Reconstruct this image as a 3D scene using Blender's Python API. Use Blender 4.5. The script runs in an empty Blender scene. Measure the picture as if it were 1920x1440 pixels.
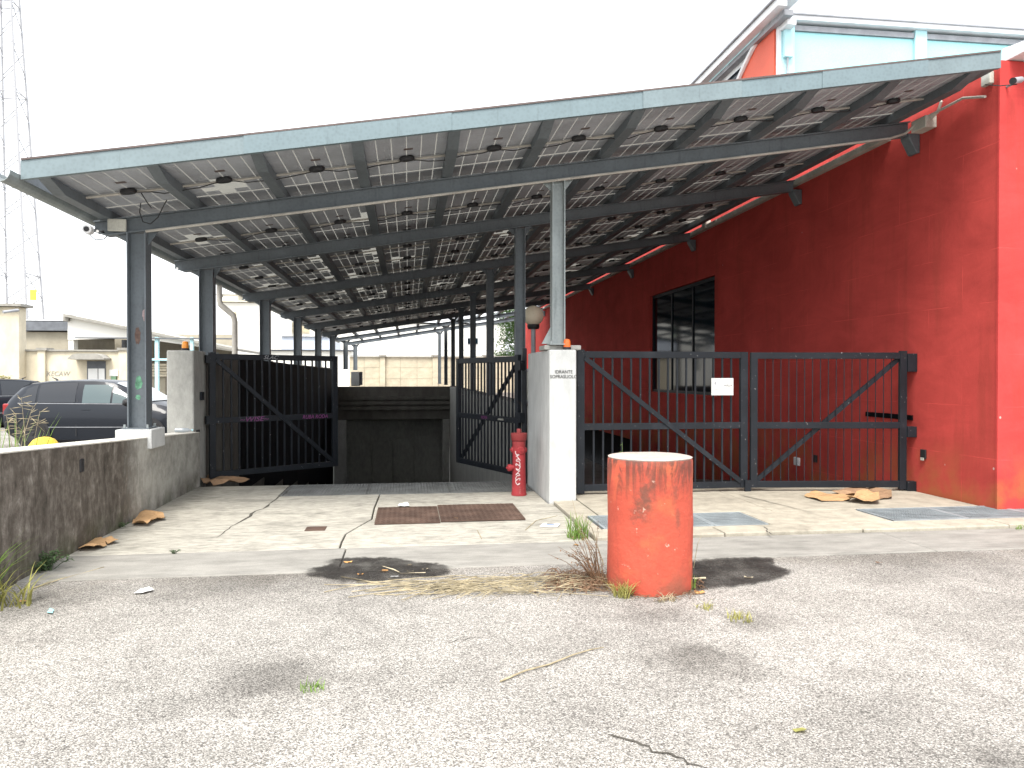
import bpy, bmesh, math, random
from mathutils import Vector, Matrix, noise as mnoise
R = math.radians
random.seed(7)
sc = bpy.context.scene
C = sc.collection

# ------------------------------------------------------------------ camera, sky, sun, exposure
EYE = 1.55
FPX = 1430.0                                   # focal length in pixels of a 1920 px wide picture
YAW = R(7.77)
PITCH = math.atan(15 / FPX)
cam_d = bpy.data.cameras.new('camera')
cam_d.sensor_width = 36.0
cam_d.lens = FPX / 1920 * 36.0
cam_d.clip_start = 0.05
cam_d.clip_end = 2000
cam = bpy.data.objects.new('camera', cam_d)
C.objects.link(cam)
cam.location = (0, 0, EYE)
cam.rotation_euler = (math.pi / 2 - PITCH, 0, -YAW)
sc.camera = cam

SUN_EL, SUN_AZ = R(58), R(200)                 # azimuth clockwise from +Y: behind the camera
world = bpy.data.worlds.new('World')
sc.world = world
world.use_nodes = True
wn = world.node_tree
wn.nodes.clear()
sky = wn.nodes.new('ShaderNodeTexSky')
sky.sky_type = 'NISHITA'
sky.sun_disc = False
sky.sun_elevation = SUN_EL
sky.sun_rotation = SUN_AZ
sky.dust_density = 6.0
sky.air_density = 1.0
wmix = wn.nodes.new('ShaderNodeMix')
wmix.data_type = 'RGBA'
wmix.inputs['Factor'].default_value = 0.82
wmix.inputs['B'].default_value = (6.2, 6.35, 6.5, 1)      # even overcast cloud
wn.links.new(sky.outputs['Color'], wmix.inputs['A'])
wbg = wn.nodes.new('ShaderNodeBackground')
wbg.inputs['Strength'].default_value = 0.12
wn.links.new(wmix.outputs['Result'], wbg.inputs['Color'])
wo = wn.nodes.new('ShaderNodeOutputWorld')
wn.links.new(wbg.outputs['Background'], wo.inputs['Surface'])

sun_d = bpy.data.lights.new('sun', 'SUN')
sun_d.energy = 1.5
sun_d.angle = R(25)
sun_d.color = (1.0, 0.96, 0.9)
sun = bpy.data.objects.new('sun', sun_d)
C.objects.link(sun)
sdir = Vector((math.sin(SUN_AZ) * math.cos(SUN_EL), math.cos(SUN_AZ) * math.cos(SUN_EL), math.sin(SUN_EL)))
sun.rotation_euler = sdir.to_track_quat('Z', 'Y').to_euler()
sun.location = (0, -10, 20)

vs = sc.view_settings
vs.view_transform = 'Standard'
vs.look = 'None'
vs.exposure = 1.75
vs.gamma = 1.0
vs.use_curve_mapping = False
sc.render.engine = 'CYCLES'
sc.cycles.use_denoising = True
sc.cycles.max_bounces = 8
sc.cycles.transparent_max_bounces = 24
sc.cycles.sample_clamp_indirect = 6.0

# ------------------------------------------------------------------ pixel helpers (a pixel is a direction)
def ray(px, py):
    u, v = (px - 960) / FPX, -(py - 720) / FPX
    d = Vector((u, 1.0, v))
    d = Matrix.Rotation(-PITCH, 3, 'X') @ d
    return Matrix.Rotation(-YAW, 3, 'Z') @ d
def G(px, py, z=0.0):
    d = ray(px, py); t = (z - EYE) / d.z
    return Vector((d.x * t, d.y * t, z))
def PY(px, py, Y):
    d = ray(px, py); t = Y / d.y
    return Vector((d.x * t, Y, EYE + d.z * t))
def PX(px, py, X):
    d = ray(px, py); t = X / d.x
    return Vector((X, d.y * t, EYE + d.z * t))

# ------------------------------------------------------------------ scene helpers
ORG = {}
def tag(o, label=None, cat=None, group=None, kind=None):
    if label: o['label'] = label
    if cat: o['category'] = cat
    if group: o['group'] = group
    if kind: o['kind'] = kind
    return o
def thing(name, label, cat, loc=(0, 0, 0), rz=0.0, local=False, group=None, kind=None):
    o = bpy.data.objects.new(name, None)
    o.empty_display_size = 0.1
    C.objects.link(o)
    o.location = loc
    o.rotation_euler = (0, 0, rz)
    ORG[o] = Vector((0, 0, 0)) if local else Vector(loc)
    return tag(o, label, cat, group, kind)

class MB:
    def __init__(s):
        s.v, s.f = [], []
    def add(s, vs_, fs_):
        b = len(s.v)
        s.v += [Vector(p) for p in vs_]
        s.f += [tuple(i + b for i in f) for f in fs_]
        return s
    def box(s, x0, x1, y0, y1, z0, z1):
        return s.add([(x0,y0,z0),(x1,y0,z0),(x1,y1,z0),(x0,y1,z0),(x0,y0,z1),(x1,y0,z1),(x1,y1,z1),(x0,y1,z1)],
                     [(3,2,1,0),(4,5,6,7),(0,1,5,4),(1,2,6,5),(2,3,7,6),(3,0,4,7)])
    def bar(s, p, q, w, h, up=(0, 0, 1)):
        p, q = Vector(p), Vector(q)
        d = (q - p).normalized()
        up = Vector(up)
        if abs(d.dot(up)) > 0.98: up = Vector((0, 1, 0))
        r = d.cross(up).normalized(); u = r.cross(d).normalized()
        r, u = r * w / 2, u * h / 2
        return s.add([p-r-u, p+r-u, p+r+u, p-r+u, q-r-u, q+r-u, q+r+u, q-r+u],
                     [(3,2,1,0),(4,5,6,7),(0,1,5,4),(1,2,6,5),(2,3,7,6),(3,0,4,7)])
    def tube(s, pts, r, n=6, caps=True):
        pts = [Vector(p) for p in pts]
        rs = r if isinstance(r, (list, tuple)) else [r] * len(pts)
        b = len(s.v); prev = None
        for i, p in enumerate(pts):
            d = (pts[min(i+1, len(pts)-1)] - pts[max(i-1, 0)])
            d = d.normalized() if d.length > 1e-9 else Vector((0, 0, 1))
            if prev is None:
                a = Vector((0, 0, 1)) if abs(d.z) < 0.9 else Vector((1, 0, 0))
                x = d.cross(a).normalized()
            else:
                x = (prev - d * prev.dot(d)).normalized()
            prev = x; y = d.cross(x)
            for k in range(n):
                t = 2 * math.pi * k / n
                s.v.append(p + (x * math.cos(t) + y * math.sin(t)) * rs[i])
        for i in range(len(pts) - 1):
            for k in range(n):
                a, c = b + i*n + k, b + i*n + (k+1) % n
                s.f.append((a, c, c + n, a + n))
        if caps:
            s.f.append(tuple(b + k for k in reversed(range(n))))
            s.f.append(tuple(b + (len(pts)-1)*n + k for k in range(n)))
        return s
    def lathe(s, prof, c=(0, 0, 0), n=24, axis='Z', caps=True):
        b = len(s.v); c = Vector(c)
        for (r, h) in prof:
            for k in range(n):
                t = 2 * math.pi * k / n
                a, e = r * math.cos(t), r * math.sin(t)
                s.v.append(c + (Vector((a, e, h)) if axis == 'Z' else Vector((a, h, e)) if axis == 'Y' else Vector((h, a, e))))
        for i in range(len(prof) - 1):
            for k in range(n):
                a, d = b + i*n + k, b + i*n + (k+1) % n
                s.f.append((a, d, d + n, a + n))
        if caps:
            s.f.append(tuple(b + k for k in reversed(range(n))))
            s.f.append(tuple(b + (len(prof)-1)*n + k for k in range(n)))
        return s
    def prism(s, poly, a0, a1, axis='Z'):
        n = len(poly); b = len(s.v)
        for a in (a0, a1):
            for (p, q) in poly:
                s.v.append(Vector((p, q, a)) if axis == 'Z' else Vector((p, a, q)) if axis == 'Y' else Vector((a, p, q)))
        s.f.append(tuple(b + i for i in reversed(range(n))))
        s.f.append(tuple(b + n + i for i in range(n)))
        for i in range(n):
            j = (i + 1) % n
            s.f.append((b + i, b + j, b + n + j, b + n + i))
        return s
    def mesh(s, name, bevel=0.0, fixn=True, smooth=False):
        me = bpy.data.meshes.new(name)
        me.from_pydata([tuple(v) for v in s.v], [], s.f)
        if fixn or bevel:
            bm = bmesh.new(); bm.from_mesh(me)
            if fixn: bmesh.ops.recalc_face_normals(bm, faces=bm.faces)
            if bevel:
                es = [e for e in bm.edges if len(e.link_faces) == 2 and e.calc_face_angle(0) > 0.6]
                bmesh.ops.bevel(bm, geom=es, offset=bevel, segments=2, affect='EDGES', profile=0.5, clamp_overlap=True)
            bm.to_mesh(me); bm.free()
        if smooth:
            for p in me.polygons: p.use_smooth = True
            try: me.set_sharp_from_angle(angle=R(35))
            except Exception: pass
        return me
    def build(s, name, mat, parent=None, org=None, bevel=0.0, smooth=False, fixn=True):
        o_ = ORG.get(parent, Vector((0, 0, 0))) if parent is not None else Vector(org if org is not None else (0, 0, 0))
        s.v = [v - o_ for v in s.v]
        me = s.mesh(name, bevel, fixn, smooth)
        me.materials.append(mat)
        o = bpy.data.objects.new(name, me)
        C.objects.link(o)
        if parent is not None:
            o.parent = parent; ORG[o] = o_
        else:
            o.location = o_; ORG[o] = o_
        return o
def inst(name, me, parent, loc, rot=(0, 0, 0)):
    o = bpy.data.objects.new(name, me)
    C.objects.link(o)
    if parent is not None:
        o.parent = parent
        o.location = Vector(loc) - ORG.get(parent, Vector((0, 0, 0)))
    else:
        o.location = loc
    o.rotation_euler = rot
    return o
def meshmat(mb, name, mat, **k):
    me = mb.mesh(name, **k); me.materials.append(mat); return me
def text(name, s, size, mat, parent, loc, rot, align='CENTER', shear=0.0, extrude=0.001, space=1.0, xs=1.0):
    cu = bpy.data.curves.new(name, 'FONT')
    cu.body = s; cu.size = size; cu.align_x = align; cu.align_y = 'CENTER'; cu.extrude = extrude; cu.shear = shear; cu.space_character = space
    cu.resolution_u = 3
    tmp = bpy.data.objects.new(name, cu); C.objects.link(tmp)
    me = bpy.data.meshes.new_from_object(tmp.evaluated_get(bpy.context.evaluated_depsgraph_get()))
    bpy.data.objects.remove(tmp)
    for v in me.vertices: v.co.x *= xs
    me.materials.clear(); me.materials.append(mat)
    return inst(name, me, parent, loc, rot)

# ------------------------------------------------------------------ materials
class NM:
    def __init__(s, name):
        s.m = bpy.data.materials.new(name); s.m.use_nodes = True
        s.t = s.m.node_tree; s.t.nodes.clear()
        s.o = s.t.nodes.new('ShaderNodeOutputMaterial')
        s.b = s.t.nodes.new('ShaderNodeBsdfPrincipled')
        s.t.links.new(s.b.outputs[0], s.o.inputs['Surface'])
        s.pos = s.t.nodes.new('ShaderNodeNewGeometry').outputs['Position']
    def put(s, sock, v):
        if hasattr(v, 'is_output') or hasattr(v, 'node'): s.t.links.new(v, sock)
        elif isinstance(v, (tuple, list)) and len(v) == 3 and sock.type == 'RGBA': sock.default_value = (*v, 1)
        else: sock.default_value = v
    def map(s, scale=(1, 1, 1), loc=(0, 0, 0), rot=(0, 0, 0)):
        n = s.t.nodes.new('ShaderNodeMapping'); s.put(n.inputs['Vector'], s.pos)
        n.inputs['Scale'].default_value = scale; n.inputs['Location'].default_value = loc; n.inputs['Rotation'].default_value = rot
        return n.outputs[0]
    def noise(s, scale, detail=4, rough=0.55, vec=None, dist=0.0):
        n = s.t.nodes.new('ShaderNodeTexNoise'); s.put(n.inputs['Vector'], vec if vec is not None else s.pos)
        n.inputs['Scale'].default_value = scale; n.inputs['Detail'].default_value = detail
        n.inputs['Roughness'].default_value = rough; n.inputs['Distortion'].default_value = dist
        return n.outputs['Fac']
    def voro(s, scale, feature='F1', vec=None, out='Distance', rnd=1.0):
        n = s.t.nodes.new('ShaderNodeTexVoronoi'); n.feature = feature
        s.put(n.inputs['Vector'], vec if vec is not None else s.pos)
        n.inputs['Scale'].default_value = scale; n.inputs['Randomness'].default_value = rnd
        return n.outputs[out]
    def ramp(s, fac, stops):
        n = s.t.nodes.new('ShaderNodeValToRGB'); s.put(n.inputs[0], fac)
        while len(n.color_ramp.elements) < len(stops): n.color_ramp.elements.new(0.5)
        for e, (p, c) in zip(n.color_ramp.elements, stops):
            e.position = p; e.color = (c, c, c, 1) if not isinstance(c, (tuple, list)) else (*c, 1)
        return n.outputs[0]
    def mix(s, fac, a, b, mode='MIX'):
        n = s.t.nodes.new('ShaderNodeMix'); n.data_type = 'RGBA'; n.blend_type = mode
        s.put(n.inputs['Factor'], fac); s.put(n.inputs['A'], a); s.put(n.inputs['B'], b)
        return n.outputs['Result']
    def math(s, op, a, b=0.0, clamp=False):
        n = s.t.nodes.new('ShaderNodeMath'); n.operation = op; n.use_clamp = clamp
        s.put(n.inputs[0], a); s.put(n.inputs[1], b)
        return n.outputs[0]
    def xyz(s):
        n = s.t.nodes.new('ShaderNodeSeparateXYZ'); s.put(n.inputs[0], s.pos); return n.outputs
    def smooth(s, v, a, b):
        n = s.t.nodes.new('ShaderNodeMapRange'); n.interpolation_type = 'SMOOTHSTEP'
        s.put(n.inputs['Value'], v); n.inputs['From Min'].default_value = a; n.inputs['From Max'].default_value = b
        return n.outputs[0]
    def bump(s, h, strength=0.3, dist=0.01):
        n = s.t.nodes.new('ShaderNodeBump'); n.inputs['Strength'].default_value = strength; n.inputs['Distance'].default_value = dist
        s.put(n.inputs['Height'], h); s.t.links.new(n.outputs[0], s.b.inputs['Normal'])
    def set(s, col=None, rough=None, metal=None, spec=None):
        if col is not None: s.put(s.b.inputs['Base Color'], col)
        if rough is not None: s.put(s.b.inputs['Roughness'], rough)
        if metal is not None: s.put(s.b.inputs['Metallic'], metal)
        if spec is not None: s.put(s.b.inputs['Specular IOR Level'], spec)
        return s.m
def mul(c, k): return tuple(x * k for x in c)

def simple(name, col, rough=0.7, metal=0.0, var=0.2, vs_=4.0, bump=0.0, bs=60.0, spec=0.4, fine=0.1):
    m = NM(name)
    a = m.ramp(m.noise(vs_, 6), [(0.3, mul(col, 1 - var)), (0.7, mul(col, 1 + var))])
    if fine:
        a = m.mix(fine * 2, a, m.ramp(m.noise(bs, 3), [(0.3, 0.3), (0.7, 0.75)]), 'OVERLAY')
    if bump: m.bump(m.noise(bs, 4), bump, 0.01)
    return m.set(a, rough, metal, spec)

def asphalt():
    m = NM('weathered_asphalt')
    stone = m.voro(150, out='Color')
    sep = m.t.nodes.new('ShaderNodeSeparateColor'); m.t.links.new(stone, sep.inputs[0])
    base = m.ramp(sep.outputs[0], [(0.0, (0.09, 0.087, 0.081)), (0.3, (0.235, 0.227, 0.212)), (0.7, (0.375, 0.364, 0.343)), (1.0, (0.55, 0.537, 0.51))])
    d = m.voro(150)
    base = m.mix(m.math('MULTIPLY', m.ramp(d, [(0.45, 0.0), (0.75, 1.0)]), 0.4), base, (0.08, 0.076, 0.07))
    pits = m.ramp(m.voro(24), [(0.0, 1.0), (0.15, 0.0)])
    base = m.mix(m.math('MULTIPLY', pits, 0.55), base, (0.035, 0.033, 0.03))
    big = m.noise(0.55, 5, 0.6)
    base = m.mix(1.0, base, m.ramp(big, [(0.3, 0.68), (0.5, 1.0), (0.72, 1.18)]), 'MULTIPLY')
    mid = m.noise(3.2, 6, 0.65)
    base = m.mix(1.0, base, m.ramp(mid, [(0.32, 0.86), (0.6, 1.06)]), 'MULTIPLY')
    edge = m.math('MULTIPLY', m.smooth(m.xyz()[1], 5.35, 6.1), m.smooth(m.noise(1.6, 6, .65), .38, .6))
    base = m.mix(m.math('MULTIPLY', edge, 0.5), base, m.mix(1.0, base, (0.5, 0.47, 0.43), 'MULTIPLY'))
    base = m.mix(0.35, base, m.mix(1.0, base, (1.06, 1.0, 0.92), 'MULTIPLY'))
    # oil spots and damp patches where the photograph has them
    spots = [(1310, 1235, .42, .75), (1420, 1165, .3, .5), (520, 1275, .42, .55), (1890, 1425, .18, .5), (1655, 1080, .4, .35), (420, 1085, .8, .45), (1100, 1090, .6, .6), (1230, 1150, .35, .5), (120, 1120, .5, .5)]
    mask = None
    nz = m.noise(6.0, 5, 0.6)
    for (px, py, r, k) in spots:
        p = G(px, py)
        vd = m.t.nodes.new('ShaderNodeVectorMath'); vd.operation = 'DISTANCE'
        m.put(vd.inputs[0], m.pos); vd.inputs[1].default_value = p
        e = m.math('ADD', m.math('DIVIDE', vd.outputs['Value'], r), m.math('MULTIPLY', m.math('SUBTRACT', nz, 0.5), 1.6))
        e = m.math('MULTIPLY', m.math('SUBTRACT', 1.0, m.smooth(e, 0.0, 1.15)), k)
        mask = e if mask is None else m.math('MAXIMUM', mask, e)
    base = m.mix(mask, base, m.mix(1.0, base, (0.36, 0.35, 0.34), 'MULTIPLY'))
    m.bump(m.math('ADD', m.math('MULTIPLY', d, -1.0), m.math('MULTIPLY', pits, -0.8)), 0.55, 0.012)
    return m.set(base, 0.88, 0, 0.3)

def concrete(name, col, dark=0.5, scale=1.2, stretch=(1, 1, 1), bump=0.25, speck=0.5):
    m = NM(name)
    v = m.map(stretch)
    n1 = m.noise(scale, 7, 0.62, v, 0.4)
    n2 = m.noise(scale * 5, 6, 0.65, v)
    c = m.ramp(n1, [(0.3, mul(col, 1 - dark)), (0.48, mul(col, 0.9)), (0.7, mul(col, 1.15))])
    c = m.mix(0.55, c, m.ramp(n2, [(0.3, mul(col, 1 - dark * 0.9)), (0.62, mul(col, 1.15))]))
    sp = m.ramp(m.voro(34), [(0.02, 1.0), (0.11, 0.0)])
    c = m.mix(m.math('MULTIPLY', sp, speck), c, mul(col, 0.3))
    g = m.noise(160, 2)
    c = m.mix(0.22, c, m.ramp(g, [(0.3, 0.2), (0.7, 0.85)]), 'OVERLAY')
    m.bump(m.math('ADD', m.math('MULTIPLY', n2, 0.8), m.math('MULTIPLY', g, 0.25)), bump, 0.02)
    return m.set(c, 0.85, 0, 0.3)

def stained_wall():
    m = NM('stained_concrete')
    x, y, z = m.xyz()
    v = m.map((5, 5, 1.5))
    s1 = m.noise(1.7, 9, 0.72, v, 0.8)
    st = m.math('ADD', m.math('MULTIPLY', s1, 0.55), m.math('MULTIPLY', m.noise(9, 8, 0.72), 0.45))
    bl = m.noise(1.1, 6, 0.6)
    clean = m.ramp(m.noise(5, 7, 0.65), [(0.3, (0.22, 0.215, 0.19)), (0.6, (0.40, 0.39, 0.35))])
    dirty = m.ramp(st, [(0.36, (0.045, 0.039, 0.032)), (0.48, (0.10, 0.086, 0.071)), (0.57, (0.17, 0.15, 0.128)), (0.66, (0.34, 0.32, 0.28))])
    along = m.math('ADD', m.smooth(y, 9.5, 7.7), m.math('MULTIPLY', m.math('SUBTRACT', st, 0.5), 1.6))
    low = m.math('MULTIPLY', m.smooth(z, 0.42, 0.0), m.smooth(bl, 0.36, 0.6))
    k = m.math('MAXIMUM', m.smooth(along, 0.25, 0.75), m.math('MULTIPLY', low, 0.8), True)
    k = m.math('MAXIMUM', k, m.math('MULTIPLY', m.smooth(st, 0.52, 0.66), 0.55))
    c = m.mix(k, clean, dirty)
    gr = m.math('MULTIPLY', m.smooth(z, 0.3, 0.0), m.smooth(m.noise(3, 5), 0.45, 0.62))
    c = m.mix(m.math('MULTIPLY', gr, 0.5), c, (0.06, 0.07, 0.03))
    sp = m.ramp(m.voro(26), [(0.04, 1.0), (0.13, 0.0)])
    c = m.mix(m.math('MULTIPLY', sp, m.math('MULTIPLY', m.smooth(bl, 0.5, 0.58), 0.8)), c, (0.03, 0.026, 0.02))
    m.bump(m.math('ADD', m.noise(22, 6), m.math('MULTIPLY', sp, -0.6)), 0.35, 0.02)
    return m.set(c, 0.9, 0, 0.25)

def red_paint_wall(name, col, dirt=0.5):
    m = NM(name)
    x, y, z = m.xyz()
    n1 = m.noise(0.9, 6, 0.6)
    c = m.ramp(n1, [(0.3, mul(col, 0.78)), (0.7, mul(col, 1.12))])
    c = m.mix(0.35, c, m.ramp(m.noise(0.5, 8, 0.7, m.map((1, 1, 2.5)), 1.5), [(0.35, mul(col, 0.6)), (0.65, mul(col, 1.25))]))
    st = m.noise(1.0, 6, 0.6, m.map((4, 4, 0.45)))
    c = m.mix(m.math('MULTIPLY', m.smooth(st, 0.5, 0.75), 0.25 * dirt * 2), c, (0.24, 0.05, 0.035))
    low = m.math('MULTIPLY', m.smooth(z, 0.9, 0.0), m.smooth(m.noise(2.2, 6), 0.4, 0.65))
    c = m.mix(m.math('MULTIPLY', low, 0.55 * dirt * 2), c, (0.36, 0.12, 0.05))
    sp = m.math('MULTIPLY', m.ramp(m.voro(2.3, vec=m.map((1, 1, 0.8))), [(0.02, 1.0), (0.035, 0.0)]), 0.8)
    c = m.mix(sp, c, (0.55, 0.42, 0.38))
    # block courses under the paint
    br = m.t.nodes.new('ShaderNodeTexBrick')
    cb = m.t.nodes.new('ShaderNodeCombineXYZ')
    m.put(cb.inputs[0], m.math('ADD', x, y)); m.put(cb.inputs[1], z)
    m.t.links.new(cb.outputs[0], br.inputs['Vector'])
    br.inputs['Scale'].default_value = 1.0; br.inputs['Brick Width'].default_value = 1.2; br.inputs['Row Height'].default_value = 0.6
    br.inputs['Mortar Size'].default_value = 0.006; br.inputs['Mortar Smooth'].default_value = 0.4
    wob = m.noise(1.7, 3)
    mk = m.math('MULTIPLY', br.outputs['Fac'], m.smooth(wob, 0.42, 0.6))
    c = m.mix(m.math('MULTIPLY', mk, 0.4), c, mul(col, 1.6))
    h = m.math('ADD', m.math('MULTIPLY', m.noise(14, 6), 0.6), m.math('ADD', m.math('MULTIPLY', m.noise(2.2, 3), 1.0), m.math('MULTIPLY', mk, -0.5)))
    m.bump(h, 0.22, 0.02)
    return m.set(c, 0.95, 0, 0.06)

def bollard_paint():
    m = NM('worn_orange_red_paint')
    x, y, z = m.xyz()
    col = (0.43, 0.072, 0.042)
    c = m.ramp(m.noise(3, 6, 0.6), [(0.3, mul(col, 0.85)), (0.7, mul(col, 1.12))])
    c = m.mix(m.math('MULTIPLY', m.smooth(m.noise(5, 5), 0.5, 0.7), 0.35), c, (0.6, 0.16, 0.06))
    st = m.noise(1.5, 7, 0.68, m.map((7, 7, 1.6)), 1.2)
    top = m.smooth(z, 0.55, 0.95)
    k = m.math('MULTIPLY', m.smooth(m.math('ADD', st, m.math('MULTIPLY', top, 0.16)), 0.52, 0.70), m.math('ADD', m.math('MULTIPLY', top, 0.6), 0.2))
    c = m.mix(k, c, (0.07, 0.036, 0.026))
    for (px, py, r, sq) in ((1192, 962, .05, .5), (1206, 930, .05, .35), (1218, 900, .05, .35), (1262, 920, .035, .25), (1268, 975, .04, .3), (1205, 945, .09, .5)):
        pt = PY(px, py, G(1218, 1119).y + .04)
        mp = m.map((1, .2, sq)); vd = m.t.nodes.new('ShaderNodeVectorMath'); vd.operation = 'DISTANCE'
        m.put(vd.inputs[0], mp); vd.inputs[1].default_value = (pt.x, pt.y * .2, pt.z * sq)
        e = m.math('ADD', m.math('DIVIDE', vd.outputs['Value'], r), m.math('MULTIPLY', m.math('SUBTRACT', m.noise(18, 6, .7), .5), 2.2))
        c = m.mix(m.math('MULTIPLY', m.math('SUBTRACT', 1.0, m.smooth(e, 0.1, 1.0)), 0.55), c, (0.10, 0.055, 0.038))
    edge = m.math('MULTIPLY', m.smooth(z, 0.90, 0.955), m.smooth(m.noise(9, 4), 0.35, 0.6))
    c = m.mix(m.math('MULTIPLY', edge, 0.6), c, (0.08, 0.04, 0.03))
    low = m.math('MULTIPLY', m.smooth(z, 0.28, 0.0), m.smooth(m.noise(4, 6), 0.42, 0.62))
    c = m.mix(m.math('MULTIPLY', low, 0.7), c, (0.16, 0.075, 0.045))
    chips = m.smooth(m.noise(13, 7, 0.7), 0.635, 0.67)
    c = m.mix(m.math('MULTIPLY', chips, 0.75), c, (0.55, 0.38, 0.30))
    sp = m.ramp(m.voro(42), [(0.05, 1.0), (0.14, 0.0)])
    c = m.mix(m.math('MULTIPLY', sp, m.math('MULTIPLY', m.smooth(m.noise(3.3, 3), 0.46, 0.58), 0.75)), c, (0.10, 0.03, 0.02))
    m.bump(m.math('ADD', m.noise(30, 6), m.math('MULTIPLY', m.noise(6, 4), 1.2)), 0.4, 0.012)
    return m.set(c, 0.7, 0, 0.35)

def galv(name, col, rough=0.5, metal=0.35, streak=0.25):
    m = NM(name)
    a = m.ramp(m.voro(28, out='Distance'), [(0.1, mul(col, 0.86)), (0.6, mul(col, 1.12))])
    n = m.noise(3, 6, 0.6)
    a = m.mix(0.5, a, m.ramp(n, [(0.3, mul(col, 1 - streak)), (0.7, mul(col, 1 + streak))]))
    s = m.noise(2, 6, 0.65, m.map((9, 9, 1)))
    a = m.mix(m.math('MULTIPLY', m.smooth(s, 0.55, 0.72), 0.45), a, mul(col, 0.55))
    return m.set(a, rough, metal, 0.4)

def glassy(name, col=(0.02, 0.025, 0.03), rough=0.04):
    m = NM(name); return m.set(col, rough, 0, 0.6 if 'window' not in name else 0.1)

def panel_glass():
    m = NM('dusty_panel_glass')
    m.t.nodes.remove(m.b)
    tr = m.t.nodes.new('ShaderNodeBsdfTransparent'); tr.inputs[0].default_value = (0.30, 0.31, 0.30, 1)
    tl = m.t.nodes.new('ShaderNodeBsdfTranslucent'); tl.inputs[0].default_value = (0.50, 0.49, 0.46, 1)
    df = m.t.nodes.new('ShaderNodeBsdfDiffuse'); df.inputs[0].default_value = (0.3, 0.29, 0.26, 1)
    a = m.t.nodes.new('ShaderNodeMixShader'); a.inputs[0].default_value = 0.35
    m.t.links.new(tl.outputs[0], a.inputs[1]); m.t.links.new(df.outputs[0], a.inputs[2])
    b = m.t.nodes.new('ShaderNodeMixShader')
    m.t.links.new(m.ramp(m.noise(2.5, 6, 0.65), [(0.3, 0.6), (0.7, 0.92)]), b.inputs[0])
    m.t.links.new(tr.outputs[0], b.inputs[1]); m.t.links.new(a.outputs[0], b.inputs[2])
    m.t.links.new(b.outputs[0], m.o.inputs['Surface'])
    return m.m

def leaf_mat(name, col, var=0.4, trans=0.35):
    m = NM(name)
    a = m.ramp(m.noise(9, 3), [(0.3, mul(col, 1 - var)), (0.7, mul(col, 1 + var))])
    m.set(a, 0.6, 0, 0.3)
    tl = m.t.nodes.new('ShaderNodeBsdfTranslucent'); m.t.links.new(a, tl.inputs[0])
    mx = m.t.nodes.new('ShaderNodeMixShader'); mx.inputs[0].default_value = trans
    m.t.links.new(m.b.outputs[0], mx.inputs[1]); m.t.links.new(tl.outputs[0], mx.inputs[2])
    m.t.links.new(mx.outputs[0], m.o.inputs['Surface'])
    return m.m

def rusty():
    m = NM('rusty_chequer_plate')
    c = m.ramp(m.noise(3, 7, 0.65), [(0.3, (0.055, 0.035, 0.027)), (0.6, (0.12, 0.078, 0.06)), (0.8, (0.2, 0.14, 0.11))])
    return m.set(c, 0.75, 0.2, 0.3)

def hydrant_paint():
    m = NM('faded_red_hydrant_paint')
    x, y, z = m.xyz()
    col = (0.30, 0.026, 0.032)
    c = m.ramp(m.noise(6, 6), [(0.3, mul(col, 0.75)), (0.7, mul(col, 1.2))])
    c = m.mix(m.math('MULTIPLY', m.smooth(z, 0.55, 0.85), 0.55), c, (0.2, 0.05, 0.045))
    ch = m.math('MULTIPLY', m.smooth(m.noise(26, 6, 0.7), 0.56, 0.62), m.smooth(z, 0.16, 0.0))
    c = m.mix(ch, c, (0.55, 0.32, 0.26))
    return m.set(c, 0.6, 0, 0.4)

MAT = {}
MAT['asphalt'] = asphalt()
MAT['slab'] = concrete('driveway_concrete', (0.385, 0.368, 0.318), 0.75, 1.7, (0.8, 1.7, 1), 0.3, 0.7)
MAT['strip'] = concrete('kerb_strip_concrete', (0.265, 0.256, 0.232), 0.5, 1.1, (0.5, 1.4, 1))
MAT['walk'] = concrete('sidewalk_concrete', (0.365, 0.335, 0.272), 0.5, 1.3)
MAT['conc'] = concrete('grey_concrete', (0.36, 0.36, 0.335), 0.4, 1.5, (1.5, 1.5, 0.7))
MAT['pale'] = concrete('pale_painted_concrete', (0.50, 0.51, 0.50), 0.25, 1.2, (1.5, 1.5, 0.6), 0.15, 0.3)
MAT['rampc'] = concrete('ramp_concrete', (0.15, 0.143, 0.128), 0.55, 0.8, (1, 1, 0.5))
MAT['stained'] = stained_wall()
MAT['walltop'] = concrete('pale_top_concrete', (0.58, 0.56, 0.5), 0.3, 2.0)  # paler concrete for the top of the low wall
MAT['captop'] = concrete('dusty_pink_grey_cap', (0.40, 0.34, 0.30), 0.4, 6.0)
MAT['red'] = red_paint_wall('red_masonry_paint', (0.47, 0.066, 0.057), 0.7)
MAT['redfront'] = red_paint_wall('lit_red_masonry_paint', (0.50, 0.062, 0.058), 0.9)  # same red paint, brighter copy with the front's daylight in its colour
MAT['bollard'] = bollard_paint()
MAT['steel'] = galv('dark_weathered_steel', (0.13, 0.15, 0.165), 0.55, 0.2)
MAT['galv'] = galv('galvanised_steel', (0.27, 0.30, 0.30), 0.5, 0.3)
MAT['fascia'] = galv('pale_galvanised_sheet', (0.145, 0.195, 0.213), 0.55, 0.1, 0.14)
MAT['fascia2'] = galv('newer_galvanised_sheet', (0.155, 0.2, 0.215), 0.55, 0.1, 0.2)
MAT['trim'] = simple('brown_trim', (0.10, 0.075, 0.07), 0.6)
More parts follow.
